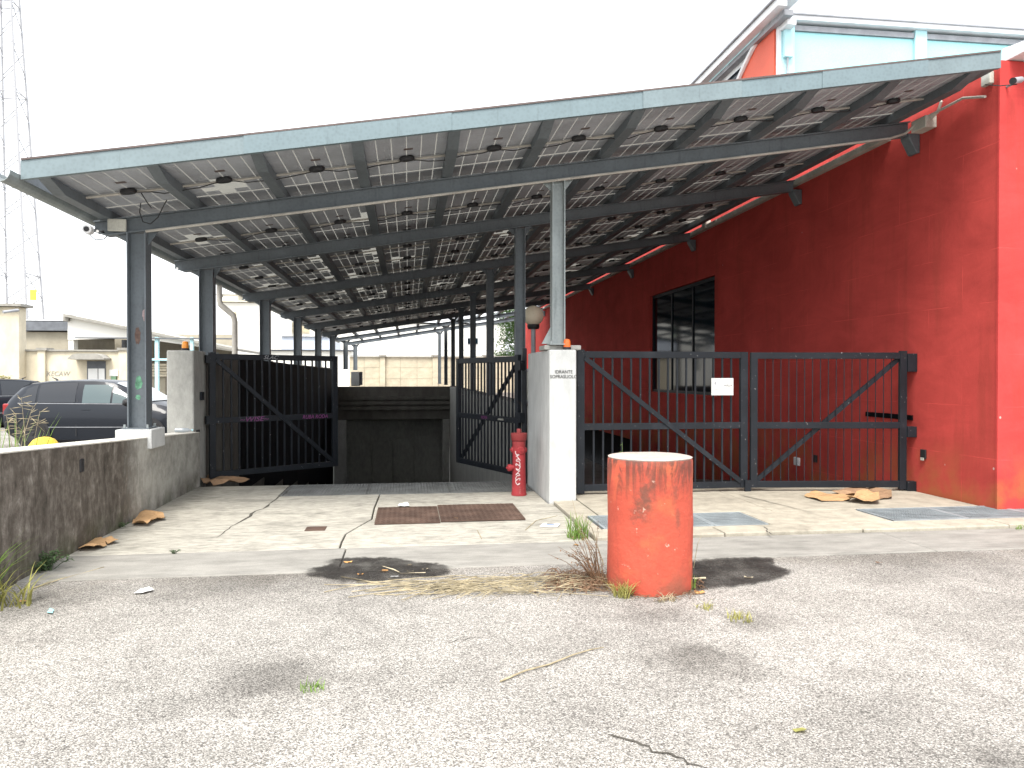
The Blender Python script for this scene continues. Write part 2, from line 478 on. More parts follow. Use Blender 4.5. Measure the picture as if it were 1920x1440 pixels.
def gatepaint():
    m = NM('dark_blue_grey_gate_paint')
    c = m.ramp(m.noise(2.5, 7, .65), [(0.3, (0.007, 0.009, 0.012)), (0.55, (0.011, 0.014, 0.019)), (0.75, (0.022, 0.026, 0.032))])
    c = m.mix(m.smooth(m.noise(38, 3, .6), .70, .73), c, (0.35, 0.34, 0.33))
    c = m.mix(m.math('MULTIPLY', m.smooth(m.noise(7, 7, .7), .6, .7), .5), c, (0.035, 0.024, 0.018))
    m.bump(m.noise(40, 4), .15, .004)
    return m.set(c, 0.5, 0, 0.28)
MAT['gate'] = gatepaint()
MAT['black'] = simple('black_plastic', (0.018, 0.018, 0.02), 0.5)
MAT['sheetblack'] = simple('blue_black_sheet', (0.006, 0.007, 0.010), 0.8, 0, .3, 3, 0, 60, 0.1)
MAT['rubber'] = simple('tyre_rubber', (0.02, 0.02, 0.02), 0.85)
MAT['cell'] = simple('solar_cell_back', (0.32, 0.34, 0.375), 0.6, 0.0, 0.25, 1.6, 0, 40, 0.5)
MAT['pglass'] = panel_glass()
MAT['conduit'] = simple('grey_conduit', (0.42, 0.40, 0.36), 0.6)
MAT['cable'] = simple('black_cable', (0.015, 0.015, 0.016), 0.5)
MAT['white'] = simple('white_painted_metal', (0.74, 0.75, 0.76), 0.5, 0.0, 0.08)
MAT['boxgrey'] = simple('grey_plastic_box', (0.45, 0.45, 0.40), 0.6)
MAT['turq'] = simple('turquoise_panel_paint', (0.33, 0.66, 0.68), 0.5, 0.0, 0.06, 1.0)
MAT['turqd'] = simple('pale_turquoise_frame', (0.42, 0.68, 0.72), 0.5, 0.0, 0.06, 1.0)
MAT['greymetal'] = simple('mid_grey_metal', (0.30, 0.31, 0.33), 0.5, 0.2)
MAT['redup'] = simple('orange_red_render', (0.62, 0.10, 0.05), 0.6, 0.0, 0.1, 1.0)
MAT['glass'] = glassy('dark_window_glass', (0.004, 0.010, 0.016), 0.06)
MAT['carglass'] = glassy('car_glass', (0.012, 0.015, 0.02), 0.06)
MAT['carlight'] = glassy('pale_car_glass', (0.07, 0.10, 0.105), 0.05)
MAT['windscreen'] = glassy('painted_glare_glass', (0.3, 0.33, 0.35), 0.03)  # pale base colour paints in the windscreen's white reflection
MAT['hydrant'] = hydrant_paint()
MAT['rust'] = rusty()
MAT['grate'] = simple('grey_steel_grating', (0.17, 0.175, 0.17), 0.6, 0.3, 0.25)
MAT['bgrate'] = simple('blue_grey_steel_grating', (0.30, 0.335, 0.35), 0.55, 0.3, 0.2)
MAT['dark'] = simple('painted_shade_black', (0.005, 0.005, 0.006), 0.95, 0, .2, 4, 0, 60, 0.05)  # near-black colour stands in for shade inside pits, slots and openings
MAT['amber'] = simple('amber_plastic', (0.75, 0.26, 0.02), 0.25, 0, 0.1, 4, 0, 60, 0.5, 0)
MAT['orange'] = simple('orange_plastic', (0.80, 0.14, 0.02), 0.3, 0, 0.1, 4, 0, 60, 0.5, 0)
MAT['card'] = simple('brown_cardboard', (0.42, 0.26, 0.13), 0.85, 0, 0.2, 6, 0.15, 40)
MAT['carddark'] = simple('damp_cardboard', (0.27, 0.17, 0.10), 0.85, 0, 0.25, 6, 0.15, 40)
MAT['paper'] = simple('white_paper', (0.78, 0.78, 0.76), 0.8, 0, 0.05)
MAT['bluepack'] = simple('blue_print', (0.25, 0.34, 0.6), 0.5)
MAT['straw'] = leaf_mat('dry_straw', (0.33, 0.28, 0.18), 0.5, 0.1)
MAT['browngrass'] = leaf_mat('brown_dead_stems', (0.16, 0.095, 0.055), 0.4, 0.1)
MAT['grass'] = leaf_mat('grass_green', (0.19, 0.30, 0.07), 0.35, 0.45)
MAT['weed'] = leaf_mat('dark_weed_green', (0.085, 0.14, 0.06), 0.4, 0.35)
MAT['yellowgrass'] = leaf_mat('yellowing_grass', (0.33, 0.32, 0.10), 0.3, 0.35)
MAT['leaf'] = leaf_mat('tree_leaf', (0.07, 0.13, 0.04), 0.4, 0.3)
MAT['fallen'] = leaf_mat('fallen_leaf', (0.5, 0.27, 0.10), 0.35, 0.1)
MAT['fallenpale'] = leaf_mat('pale_fallen_leaf', (0.6, 0.52, 0.36), 0.2, 0.1)
MAT['bark'] = simple('bark', (0.10, 0.075, 0.05), 0.9)
MAT['yellow'] = simple('faded_yellow_paint', (0.62, 0.42, 0.04), 0.7, 0, 0.3, 8, 0.2, 50)
MAT['signyellow'] = simple('yellow_sign', (0.8, 0.7, 0.06), 0.6)
MAT['beige'] = concrete('beige_render', (0.62, 0.56, 0.43), 0.25, 0.6, (1, 1, 0.6), 0.1, 0.1)
MAT['beigeold'] = concrete('old_beige_concrete', (0.50, 0.45, 0.34), 0.3, 0.5, (1, 1, 1.6), 0.1, 0.1)
MAT['coping'] = concrete('grey_coping', (0.30, 0.29, 0.26), 0.4, 1.2)
MAT['house'] = simple('white_render', (0.78, 0.77, 0.72), 0.8, 0, 0.05, 0.4)
MAT['houseblue'] = simple('pale_blue_sheet', (0.50, 0.55, 0.63), 0.6, 0, 0.05, 0.4)
MAT['brownwall'] = concrete('brown_grey_render', (0.36, 0.33, 0.26), 0.25, 0.4, (1, 1, 1), 0.1, 0.1)
MAT['darkroof'] = simple('dark_grey_sheet', (0.12, 0.13, 0.145), 0.6)
MAT['mast'] = simple('pale_galvanised_mast', (0.33, 0.335, 0.35), 0.6, 0, 0.05)
MAT['shutter'] = simple('green_shutter', (0.16, 0.28, 0.17), 0.6)
MAT['wood'] = simple('beige_blind', (0.45, 0.40, 0.28), 0.6)
MAT['purple'] = simple('purple_spray_paint', (0.20, 0.045, 0.17), 0.5)
MAT['sprgreen'] = simple('green_spray', (0.13, 0.32, 0.2), 0.6, 0, .5, 20)
MAT['sprpink'] = simple('torn_sticker', (0.4, 0.3, 0.3), 0.7, 0, .3, 20)
MAT['sprrust'] = simple('rust_bloom', (0.13, 0.085, 0.07), 0.8, 0, .4, 20)
MAT['ink'] = simple('black_stencil_ink', (0.03, 0.03, 0.03), 0.7)
MAT['spraywhite'] = simple('white_spray_paint', (0.72, 0.66, 0.66), 0.6)
MAT['crack'] = simple('dirt_filled_crack', (0.06, 0.055, 0.045), 0.95)
MAT['globe'] = simple('yellowed_globe', (0.78, 0.69, 0.53), 0.25, 0, 0.08, 3)
MAT['lamp_red'] = glassy('tail_lamp_red', (0.25, 0.01, 0.01), 0.15)
def carpaint():
    m = NM('black_car_paint'); m.b.inputs['Coat Weight'].default_value = 0.35; m.b.inputs['Coat Roughness'].default_value = 0.04
    return m.set((0.008, 0.011, 0.017), 0.4, 0.0, 0.2)
MAT['car'] = carpaint()
def wet():
    m = NM('wet_ground')
    c = m.ramp(m.voro(75, out='Distance'), [(0.1, (0.040, 0.036, 0.032)), (0.7, (0.018, 0.016, 0.015))])
    c = m.mix(m.smooth(m.noise(90, 2), 0.66, 0.7), c, (0.2, 0.19, 0.18))
    m.bump(m.noise(60, 3), 0.08, 0.004)
    at = m.t.nodes.new('ShaderNodeAttribute'); at.attribute_name = 'wetness'
    k = m.smooth(m.math('ADD', at.outputs['Fac'], m.math('MULTIPLY', m.math('SUBTRACT', m.noise(11, 7, .7), .5), 1.5)), 0.22, 0.72)
    tr = m.t.nodes.new('ShaderNodeBsdfTransparent'); mx = m.t.nodes.new('ShaderNodeMixShader')
    m.t.links.new(m.math('MULTIPLY', k, m.ramp(m.noise(4, 5), [(0.35, 0.5), (0.6, 0.85)])), mx.inputs[0]); m.t.links.new(tr.outputs[0], mx.inputs[1]); m.t.links.new(m.b.outputs[0], mx.inputs[2])
    m.t.links.new(mx.outputs[0], m.o.inputs['Surface'])
    return m.set(c, m.ramp(m.noise(5, 4), [(0.35, 0.32), (0.6, 0.6)]), 0, 0.22)
MAT['wet'] = wet()
#%%SETTING
# ================================================================== THE SETTING
XW = 6.62                                        # side wall of the red building
RX0, RX1 = -2.98, 1.70                           # ramp between its walls
Y_EDGE = 6.15                                    # asphalt ends here
WALK = 0.04

g = MB()
g.add([(-300, Y_EDGE, -.006), (RX0 - .1, Y_EDGE, -.006), (RX0 - .1, 400, -.006), (-300, 400, -.006)], [(0, 1, 2, 3)])
g.add([(XW + .1, Y_EDGE, -.006), (300, Y_EDGE, -.006), (300, 400, -.006), (XW + .1, 400, -.006)], [(0, 1, 2, 3)])
g.add([(RX0 - .1, 43.3, -.006), (XW + .1, 43.3, -.006), (XW + .1, 400, -.006), (RX0 - .1, 400, -.006)], [(0, 1, 2, 3)])
g.add([(RX0 - .1, Y_EDGE, -.05), (XW + .1, Y_EDGE, -.05), (XW + .1, 10.9, -.05), (RX0 - .1, 10.9, -.05)], [(0, 1, 2, 3)])
tag(g.build('ground', MAT['asphalt']), kind='structure')
g = MB()
g.add([(-300, -120, 0), (300, -120, 0), (300, Y_EDGE, 0), (-300, Y_EDGE, 0)], [(0, 1, 2, 3)])
tag(g.build('road', MAT['asphalt']), kind='structure')

def jag(p, q, n, amp, seed):
    rnd = random.Random(seed); p, q = Vector(p), Vector(q); d = q - p; nrm = Vector((-d.y, d.x)).normalized()
    return [p] + [p + d * (i / n) + nrm * rnd.uniform(-amp, amp) for i in range(1, n)] + [q]
def ribbon(pts, w, z, seed=0):
    rnd = random.Random(seed); m = MB(); L = []; r_ = []
    for i, p in enumerate(pts):
        d = (pts[min(i+1, len(pts)-1)] - pts[max(i-1, 0)]); nrm = Vector((-d.y, d.x)).normalized()
        k = w * rnd.uniform(.5, 1.3) * (0.35 if i in (0, len(pts)-1) else 1)
        L.append(p + nrm * k / 2); r_.append(p - nrm * k / 2)
    v = [(p.x, p.y, z) for p in L] + [(p.x, p.y, z) for p in r_]
    n = len(pts)
    return m.add(v, [(i, i+1, n+i+1, n+i) for i in range(n-1)])

drive = thing('driveway', None, None, kind='structure')
j1 = [Vector(G(px, py).xy) for px, py in ((634, 1036), (640, 1018), (648, 1002), (672, 988), (697, 974), (702, 952), (712, 928))]
j1[0].y = 6.97
j1[-1].y = 10.08
def slab(poly, z, mat, parent, name='slab', bevel=0.008, t=0.09):
    m = MB(); m.prism([(p[0], p[1]) for p in poly], z - t, z, 'Z')
    return m.build(name, mat, parent, bevel=bevel)
off = 0.008
slab([(RX0 + .02, 6.97)] + [(p.x - off, p.y) for p in j1] + [(-1.66, 10.08), (-1.66, 11.1), (RX0 + .02, 11.1)], 0.006, MAT['slab'], drive)
slab([(1.735, 6.97), (1.735, 9.08), (1.68, 9.08), (1.68, 10.08)] + [(p.x + off, p.y) for p in reversed(j1)], 0.004, MAT['slab'], drive)
xs = [RX0 + .02, -.55, 2.05, 4.62, 7.2, 9.9, 12.6]
for i in range(len(xs) - 1):
    slab([(xs[i] + .006, Y_EDGE - .01), (xs[i+1] - .006, Y_EDGE - .01), (xs[i+1] - .006, 6.955), (xs[i] + .006, 6.955)], 0.008 if i % 2 else 0.010, MAT['strip'], drive, 'edge_strip')
cr = []
for a, b, n, w, s in (((545, 918), (505, 946), 7, .02, 1), ((505, 946), (440, 985), 8, .03, 2), ((440, 985), (405, 1010), 6, .012, 3)):
    ribbon(jag(G(*a).xy, G(*b).xy, n, .025, s), w, .0075, s).build('crack', MAT['crack'], drive, fixn=False)
for a, b, n, w, s in (((1140, 1378), (1320, 1440), 14, .012, 5), ((1320, 1440), (1420, 1490), 8, .012, 6), ((905, 1195), (835, 1205), 8, .006, 9)):
    c_ = ribbon(jag(G(*a).xy, G(*b).xy, n, .02, s), w, .004, s).build('crack', MAT['crack'], drive, fixn=False)
# small drain cover set in the driveway, rusty plates
p = G(592, 993)
dc = MB().box(p.x - .1, p.x + .1, p.y - .1, p.y + .1, .0, .013).build('drain_cover', MAT['rust'], drive, bevel=.004)
def chequer(x0, x1, y0, y1, z, sk=0.0):
    m = MB(); m.prism([(x0, y0), (x1, y0 + sk), (x1 , y1 + sk), (x0, y1)], z - .012, z, 'Z')
    nx, ny = int((x1 - x0) / .055), int((y1 - y0) / .05)
    for i in range(nx):
        for j in range(ny):
            cx, cy = x0 + (i + .5) * (x1 - x0) / nx, y0 + (j + .5) * (y1 - y0) / ny + sk * (i + .5) / nx
            a = R(45) if (i + j) % 2 else R(-45)
            dx, dy = .019 * math.cos(a), .019 * math.sin(a)
            m.bar((cx - dx, cy - dy, z + .0005), (cx + dx, cy + dy, z + .0005), .007, .005)
    return m
a, b = G(702, 985), G(975, 968)
y0, y1 = 8.05, 9.05
xm = (a.x + b.x) / 2 - .1
chequer(a.x + .0, xm - .004, y0 - .04, y1 - .06, .021).build('cover_plate', MAT['rust'], drive)
chequer(xm + .004, b.x + .02, y0 - .0, y1, .024).build('cover_plate', MAT['rust'], drive)

# drain grating across the head of the ramp
def grating(name, x0, x1, y0, y1, z, mat, parent, nb, along='X', dark=True, cross=0):
    fr = MB()
    fr.box(x0, x1, y0, y0 + .025, z - .04, z); fr.box(x0, x1, y1 - .025, y1, z - .04, z)
    fr.box(x0, x0 + .025, y0 + .025, y1 - .025, z - .04, z); fr.box(x1 - .025, x1, y0 + .025, y1 - .025, z - .04, z)
    f = fr.build(name, mat, parent)
    b_ = MB()
    for i in range(1, nb):
        if along == 'X':
            yy = y0 + (y1 - y0) * i / nb; b_.box(x0 + .025, x1 - .025, yy - .004, yy + .004, z - .035, z - .003)
        else:
            xx = x0 + (x1 - x0) * i / nb; b_.box(xx - .004, xx + .004, y0 + .025, y1 - .025, z - .035, z - .003)
    for i in range(1, cross):
        if along == 'X':
            xx = x0 + (x1 - x0) * i / cross; b_.box(xx - .003, xx + .003, y0 + .025, y1 - .025, z - .012, z - .002)
        else:
            yy = y0 + (y1 - y0) * i / cross; b_.box(x0 + .025, x1 - .025, yy - .003, yy + .003, z - .012, z - .002)
    o = b_.build('bar_grid', mat, f, fixn=False); o['kind'] = 'stuff'
    d = MB().box(x0 + .01, x1 - .01, y0 + .01, y1 - .01, z - .1, z - .045).build('pit', MAT['dark'], f)
    return f
for k in range(3):
    w = (1.66 + 1.64) / 3
    grating('grating', -1.64 + k * w + .003, -1.64 + (k + 1) * w - .003, 10.1, 11.08, .010, MAT['grate'], drive, 24, 'X', cross=26)

# right-hand pavement, one low step up
walk = thing('sidewalk', None, None, kind='structure')
kx = [1.745, 3.02, 4.45, 6.05, 7.35, 9.0, 12.6]
for i in range(len(kx) - 1):
    slab([(kx[i] + .005, 6.965 + .01 * (i % 2)), (kx[i+1] - .005, 6.97), (kx[i+1] - .005, 7.28), (kx[i] + .005, 7.28)], WALK + .004 * (i % 2), MAT['walk'], walk, 'kerb_stone', .012, .12)
gx = [(G(1112, 976, WALK).x, G(1425, 976, WALK).x), (G(1655, 970, WALK).x, G(1655, 970, WALK).x + 2.6)]
gy = (7.33, 8.02)
sx = [1.745, gx[0][0] - .02, gx[0][1] + .02, gx[1][0] - .02, gx[1][1] + .02, 12.6]
for i in range(5):
    if i in (1, 3): continue
    if sx[i+1] - sx[i] > .1:
        slab([(sx[i] + .004, 7.292), (sx[i+1] - .004, 7.292), (sx[i+1] - .004, 8.06), (sx[i] + .004, 8.06)], WALK, MAT['walk'], walk)
for i in (0, 1):
    x0, x1 = gx[i]
    for (a, b) in ((7.292, 7.325), (8.025, 8.06)):
        slab([(x0 - .02, a), (x1 + .02, a), (x1 + .02, b), (x0 - .02, b)], WALK - .002, MAT['walk'], walk, 'slab', .003)
    n = 3
    for k in range(n):
        w = (x1 - x0) / n
        grating('grating', x0 + k * w + .003, x0 + (k + 1) * w - .003, gy[0], gy[1], WALK + .004, MAT['bgrate'], walk, 30, 'Y', cross=8)
rx = [2.05, 4.05, 6.6]
slab([(1.745, 8.072), (2.04, 8.072), (2.04, 9.07), (1.745, 9.07)], WALK - .003, MAT['walk'], walk)
for i in range(2):
    slab([(rx[i] + .006, 8.072), (rx[i+1] - .006, 8.072), (rx[i+1] - .006, 9.85), (rx[i] + .006, 9.85)], WALK - .002 * i, MAT['walk'], walk)
for a, b, s in (((1385, 928), (1510, 958), 11), ((1432, 988), (1448, 1003), 12)):
    ribbon(jag(G(*a, WALK).xy, G(*b, WALK).xy, 8, .02, s), .014, WALK + .0055, s).build('crack', MAT['crack'], walk, fixn=False)

# yard behind the right gate falls away; ramp to the garage; the two floors
m = MB(); m.add([(2.03, 9.85, .05), (XW + .05, 9.85, .05), (XW + .05, 22.5, -1.55), (2.03, 22.5, -1.55), (XW + .05, 43.3, -1.6), (2.03, 43.3, -1.6)], [(0, 1, 2, 3), (3, 2, 4, 5)])
tag(m.build('yard_floor', MAT['rampc']), kind='structure')
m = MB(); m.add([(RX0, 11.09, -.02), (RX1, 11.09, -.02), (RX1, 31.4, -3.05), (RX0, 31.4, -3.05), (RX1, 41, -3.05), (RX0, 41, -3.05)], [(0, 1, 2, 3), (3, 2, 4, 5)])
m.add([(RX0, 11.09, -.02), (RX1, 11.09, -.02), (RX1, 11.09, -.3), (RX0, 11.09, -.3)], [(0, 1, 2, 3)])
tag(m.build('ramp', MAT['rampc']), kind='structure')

# ------------------------------------------------------------------ walls of the ramp
m = thing('ramp_wall', 'tall grey concrete ramp wall behind the left open gate leaf', 'wall', (RX0, 11.9, 0))
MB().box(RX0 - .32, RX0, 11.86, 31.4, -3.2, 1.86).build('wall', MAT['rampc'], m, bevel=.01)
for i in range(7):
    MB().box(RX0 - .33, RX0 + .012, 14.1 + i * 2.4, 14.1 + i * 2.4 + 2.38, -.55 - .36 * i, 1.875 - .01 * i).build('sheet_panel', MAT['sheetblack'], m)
m = thing('ramp_wall', 'grey concrete ramp wall carrying the inner row of posts', 'wall', (RX1, 10.8, 0))
MB().box(RX1 + .004, 2.03, 10.77, 31.4, -3.2, 1.12).build('wall', MAT['conc'], m, bevel=.01)
m = thing('garage_portal', 'dark concrete underground garage portal at the foot of the ramp', 'garage entrance', (-.6, 31.4, -3.05))
MB().box(RX0 - .3, 2.05, 31.42, 31.8, -.22, 1.12).build('lintel', MAT['rampc'], m, bevel=.02)
for k, zz in enumerate((.72, .52, .32)):
    MB().box(RX0 - .02, RX1 + .02, 31.30 - .03 * k, 31.42, zz - .14, zz).build('shutter_housing_band', MAT['rampc'], m, bevel=.01)
MB().box(RX0, RX0 + .5, 31.43, 31.9, -3.05, -.225).build('jamb', MAT['pale'], m, bevel=.02)  # paler than the other jamb: light falling here is put into the colour
MB().box(RX1 - .28, RX1, 31.43, 31.9, -3.05, -.225).build('jamb', MAT['conc'], m, bevel=.02)
MB().box(RX0, RX1, 32.7, 33, -3.05, -.2).build('back_wall', MAT['conc'], m)
MB().box(RX0 - .3, RX0 - .004, 31.81, 41, -3.05, -.2).build('side_wall', MAT['conc'], m)
MB().box(RX1 + .006, 2.03, 31.81, 41, -3.05, -.2).build('side_wall', MAT['conc'], m)
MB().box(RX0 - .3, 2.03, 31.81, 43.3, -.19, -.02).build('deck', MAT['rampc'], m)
for k, (a, b) in enumerate(((-2.4, -1.55), (-1.5, -.65), (-.6, .25), (.3, 1.35))):
    MB().box(a, b, 32.64 - .02 * (k % 2), 32.69, -3.0, -1.3 + .1 * k).build('formwork_panel', MAT['conc'], m, bevel=.01)
m = thing('retaining_wall', 'short concrete wall closing the far end of the yard', 'wall', (4.3, 43.3, -1.6))
MB().box(2.04, XW, 43.31, 43.6, -1.6, .6).build('wall', MAT['conc'], m)
MB().box(2.02, 2.28, 32, 43.3, -1.7, .5).build('side_wall', MAT['conc'], m)

# ------------------------------------------------------------------ low wall on the left
lw = thing('low_wall', 'low mould-stained concrete wall beside the driveway on the left', 'wall', (-3.07, 8, 0))
def wtop(y): return 1.0 + (y - 5.9) * (0.76 - 1.0) / (11.2 - 5.9)
m = MB(); ys = [4.0 + i * .4 for i in range(18)] + [11.19]
vv = []
for y in ys:
    w = .006 * math.sin(y * 3)
    vv += [(-3.19, y, -.05), (-2.9 + w, y, -.05), (-2.9 + w, y, wtop(y) - .012), (-3.19, y, wtop(y) - .012)]
ff = [(0, 1, 2, 3), tuple(len(vv) - 4 + i for i in (3, 2, 1, 0))]
for i in range(len(ys) - 1):
    b = 4 * i
    for k in range(4): ff.append((b + k, b + (k+1) % 4, b + 4 + (k+1) % 4, b + 4 + k))
m.add(vv, ff).build('wall_body', MAT['stained'], lw)
m = MB(); m.add([(-3.195, 4, wtop(4) - .011), (-2.896, 4, wtop(4) - .011), (-2.896, 11.19, wtop(11.19) - .011), (-3.195, 11.19, wtop(11.19) - .011),
                 (-3.195, 4, wtop(4) + .004), (-2.896, 4, wtop(4) + .004), (-2.896, 11.19, wtop(11.19) + .004), (-3.195, 11.19, wtop(11.19) + .004)],
                [(3,2,1,0),(4,5,6,7),(0,1,5,4),(1,2,6,5),(2,3,7,6),(3,0,4,7)])
m.build('wall_top', MAT['walltop'], lw, bevel=.005)
MB().box(-3.24, -2.85, 9.02, 9.5, wtop(9.25) - .12, wtop(9.25) + .10).build('plinth', MAT['pale'], lw, bevel=.012)
p = PX(152, 873, -2.9)
MB().box(-2.915, -2.885, p.y - .04, p.y + .04, p.z - .06, p.z + .06).build('wall_socket', MAT['black'], lw, bevel=.008)

# ------------------------------------------------------------------ gate pillars
pl = thing('gate_pillar', 'grey concrete gate pillar at the end of the low wall', 'pillar', (-3.15, 11.5, 0))
MB().box(-3.34, RX0 + .004, 11.2, 11.855, -.1, 1.91).build('shaft', MAT['conc'], pl, bevel=.02)
MB().box(RX0 + .005, RX0 + .03, 11.3, 11.42, .62, .78).build('photocell', MAT['black'], pl, bevel=.006)
MB().box(RX0 + .005, RX0 + .04, 11.5, 11.62, 1.2, 1.32).build('hinge_plate', MAT['gate'], pl)
pr = thing('gate_pillar', 'white painted concrete pillar with stencilled lettering beside the hydrant', 'pillar', (1.87, 9.4, 0))
MB().box(RX1, 2.035, 9.1, 10.765, -.1, 1.87).build('shaft', MAT['pale'], pr, bevel=.018)
MB().box(1.66, 2.12, 9.22, 9.62, 1.872, 1.93).build('plinth', MAT['conc'], pr, bevel=.012)
q = PY(1057, 702, 9.095)
text('lettering', 'IDRANTE\nSOPRASUOLO', .058, MAT['ink'], pr, q, (math.pi/2, 0, 0), xs=.92)
MB().box(2.036, 2.075, 9.2, 9.32, .3, .42).build('hinge_plate', MAT['gate'], pr)
MB().tube([(2.05, 9.12, 1.62), (2.06, 9.2, 1.5), (2.12, 9.4, 1.38)], .006, 5).build('cable', MAT['cable'], pr)

def beacon(x, y, z, label, mats, k=1.0):
    b = thing('warning_beacon', label, 'beacon', (x, y, z), group=None)
    MB().lathe([(.05*k, 0), (.05*k, .03*k)], (x, y, z), 20).build('base', MAT['black'], b, smooth=True)
    MB().lathe([(.043*k, .032*k), (.045*k, .06*k), (.042*k, .10*k), (.034*k, .125*k), (.0, .135*k)], (x, y, z), 20, caps=False).build('lens', mats, b, smooth=True)
beacon(-3.13, 11.35, 1.912, 'amber beacon on the left grey gate pillar', MAT['amber'], 1.0)
p = PY(1053, 655, 9.17)
beacon(1.93, 9.165, 1.872, 'orange beacon on the white pillar by the steel post', MAT['orange'], 1.0)

# ------------------------------------------------------------------ solar canopy
SL = 0.157
def zb(x): return 3.19 + SL * (x + 3.05)        # underside of the cross beams
ca = thing('solar_canopy', 'long lean-to canopy of solar panels on galvanised steel posts', 'canopy', (1.8, 9.25, 0))
BY = [9.25, 12.25, 17.05, 21.95, 26.85, 31.75, 36.6, 41.5]
def ibeam(y, x0, x1, h=.185, w=.13, tf=.014, tw=.02):
    m = MB()
    def ring(x, cut):
        z0 = zb(x); zl = z0 + cut; zt = z0 + h
        return [(x, y-w/2, zl), (x, y+w/2, zl), (x, y+w/2, zl+tf), (x, y+tw/2, zl+tf), (x, y+tw/2, zt-tf), (x, y+w/2, zt-tf),
                (x, y+w/2, zt), (x, y-w/2, zt), (x, y-w/2, zt-tf), (x, y-tw/2, zt-tf), (x, y-tw/2, zl+tf), (x, y-w/2, zl+tf)]
    st = [(x0, .07), (x0 + .14, 0), (x1, 0)]
    v = []
    for x, c in st: v += ring(x, c)
    f = [tuple(range(11, -1, -1)), tuple(24 + i for i in range(12))]
    for i in range(2):
        for k in range(12): f.append((i*12+k, i*12+(k+1)%12, (i+1)*12+(k+1)%12, (i+1)*12+k))
    return m.add(v, f)
LX = [-3.05, -3.05, -3.05, -3.05, -3.05, -3.04, -2.9, -2.78]
MX = [1.83, 1.80, 1.83, 1.86, 1.86, 1.86, 1.80, 1.70]
def hcol(x, y, z0, z1, b=.2, d=.2, tf=.014, tw=.016):
    m = MB()
    p_ = [(x-b/2, y-d/2), (x-b/2+tf, y-d/2), (x-b/2+tf, y-tw/2), (x+b/2-tf, y-tw/2), (x+b/2-tf, y-d/2), (x+b/2, y-d/2),
          (x+b/2, y+d/2), (x+b/2-tf, y+d/2), (x+b/2-tf, y+tw/2), (x-b/2+tf, y+tw/2), (x-b/2+tf, y+d/2), (x-b/2, y+d/2)]
    return m.prism(p_, z0, z1, 'Z')
for i, y in enumerate(BY):
    xl = LX[i]
    bm_ = ibeam(y, xl - .47, XW - .12 if i < 7 else XW - .3).build('beam', MAT['steel'], ca)
    if i < 3: MB().lathe([(.016, -.075), (.016, -.066)], (xl - .42, y, zb(xl - .42) + .06), 8, 'Y').build('bolt', MAT['white'], bm_)
    base = (wtop(9.25) + .102) if i == 0 else 1.862
    for (x, b0, sz, mt) in ((xl, base, .205, MAT['steel']), (MX[i], 1.932 if i == 0 else 1.122, .16, MAT['galv'] if i == 0 else MAT['steel'])):
        c = hcol(x, y, b0 + .014, zb(x) - .012 - (.09 if False else 0), sz, sz).build('column', mt, ca)
        bp = MB(); bp.box(x - sz*.72, x + sz*.72, y - sz*.72, y + sz*.72, b0, b0 + .013)
        bp.build('base_plate', mt, c)
        for sx_ in (-1, 1):
            for sy in (-1, 1):
                if i < 2: MB().lathe([(.014, .013), (.014, .05)], (x + sx_*sz*.6, y + sy*sz*.6, b0), 6).build('anchor_bolt', MAT['galv'], c)
        for s_ in (-1, 1):
            kn = MB(); kn.prism([(x + s_*sz*.5, zb(x) - .02 - .12), (x + s_*sz*.5, zb(x + s_*sz*.5) - .002), (x + s_*(sz*.5 + .12), zb(x + s_*(sz*.5+.12)) - .002)], y - .008, y + .008, 'Y')
            kn.build('head_plate', mt, c)
        if i == 0 and x > 0:
            gp = MB(); gp.prism([(x - .08, b0 + .014), (x - .2, b0 + .014), (x - .08, b0 + .24)], y - .008, y + .008, 'Y'); gp.build('gusset', mt, c)
    if i < 7:   # bracket to the wall
        br = MB(); zz = zb(XW)
        br.prism([(XW - .16, zz), (XW - .16, zz - .05), (XW - .05, zz - .25), (XW - .004, zz - .25), (XW - .004, zz)], y - .09, y + .09, 'Y')
        br.build('wall_bracket', MAT['steel'], bm_, bevel=.01)
RXS = [-3.39 + .965 * i for i in range(11)]
for i, x in enumerate(RXS):
    z0 = zb(x) + .188
    MB().prism([(7.69, z0 + .095), (7.69, z0 + .10), (41.6, z0 + .10), (41.6, z0), (8.05, z0)], x - .058, x + .058, 'X').build('rafter', MAT['steel'], ca, bevel=0)
MB().bar(((RXS[10] + 6.5) / 2, 7.73, zb(6.38) + .30), ((RXS[10] + 6.5) / 2, 36.1, zb(6.38) + .30), 6.5 - RXS[10], .006).build('light_block_strip', MAT['steel'], ca)  # strip added to stop daylight running down the red wall
c0_ = [o for o in ca.children if o.name.startswith('column')][0]
for (px, py, rx_, rz_, mt) in ((260, 718, .04, .085, 'sprgreen'), (259, 745, .03, .03, 'sprgreen'), (270, 590, .02, .07, 'sprpink'), (258, 630, .035, .10, 'sprrust')):
    q = PY(px, py, 9.25 - .0115); mm = MB(); rq = random.Random(px + py)
    mm.prism([(q.x + rx_ * math.cos(t * .42) * rq.uniform(.75, 1.1), q.z + rz_ * math.sin(t * .42) * rq.uniform(.75, 1.1)) for t in range(15)], q.y, q.y + .002, 'Y')
    mm.build('spray_mark', MAT[mt], c0_)
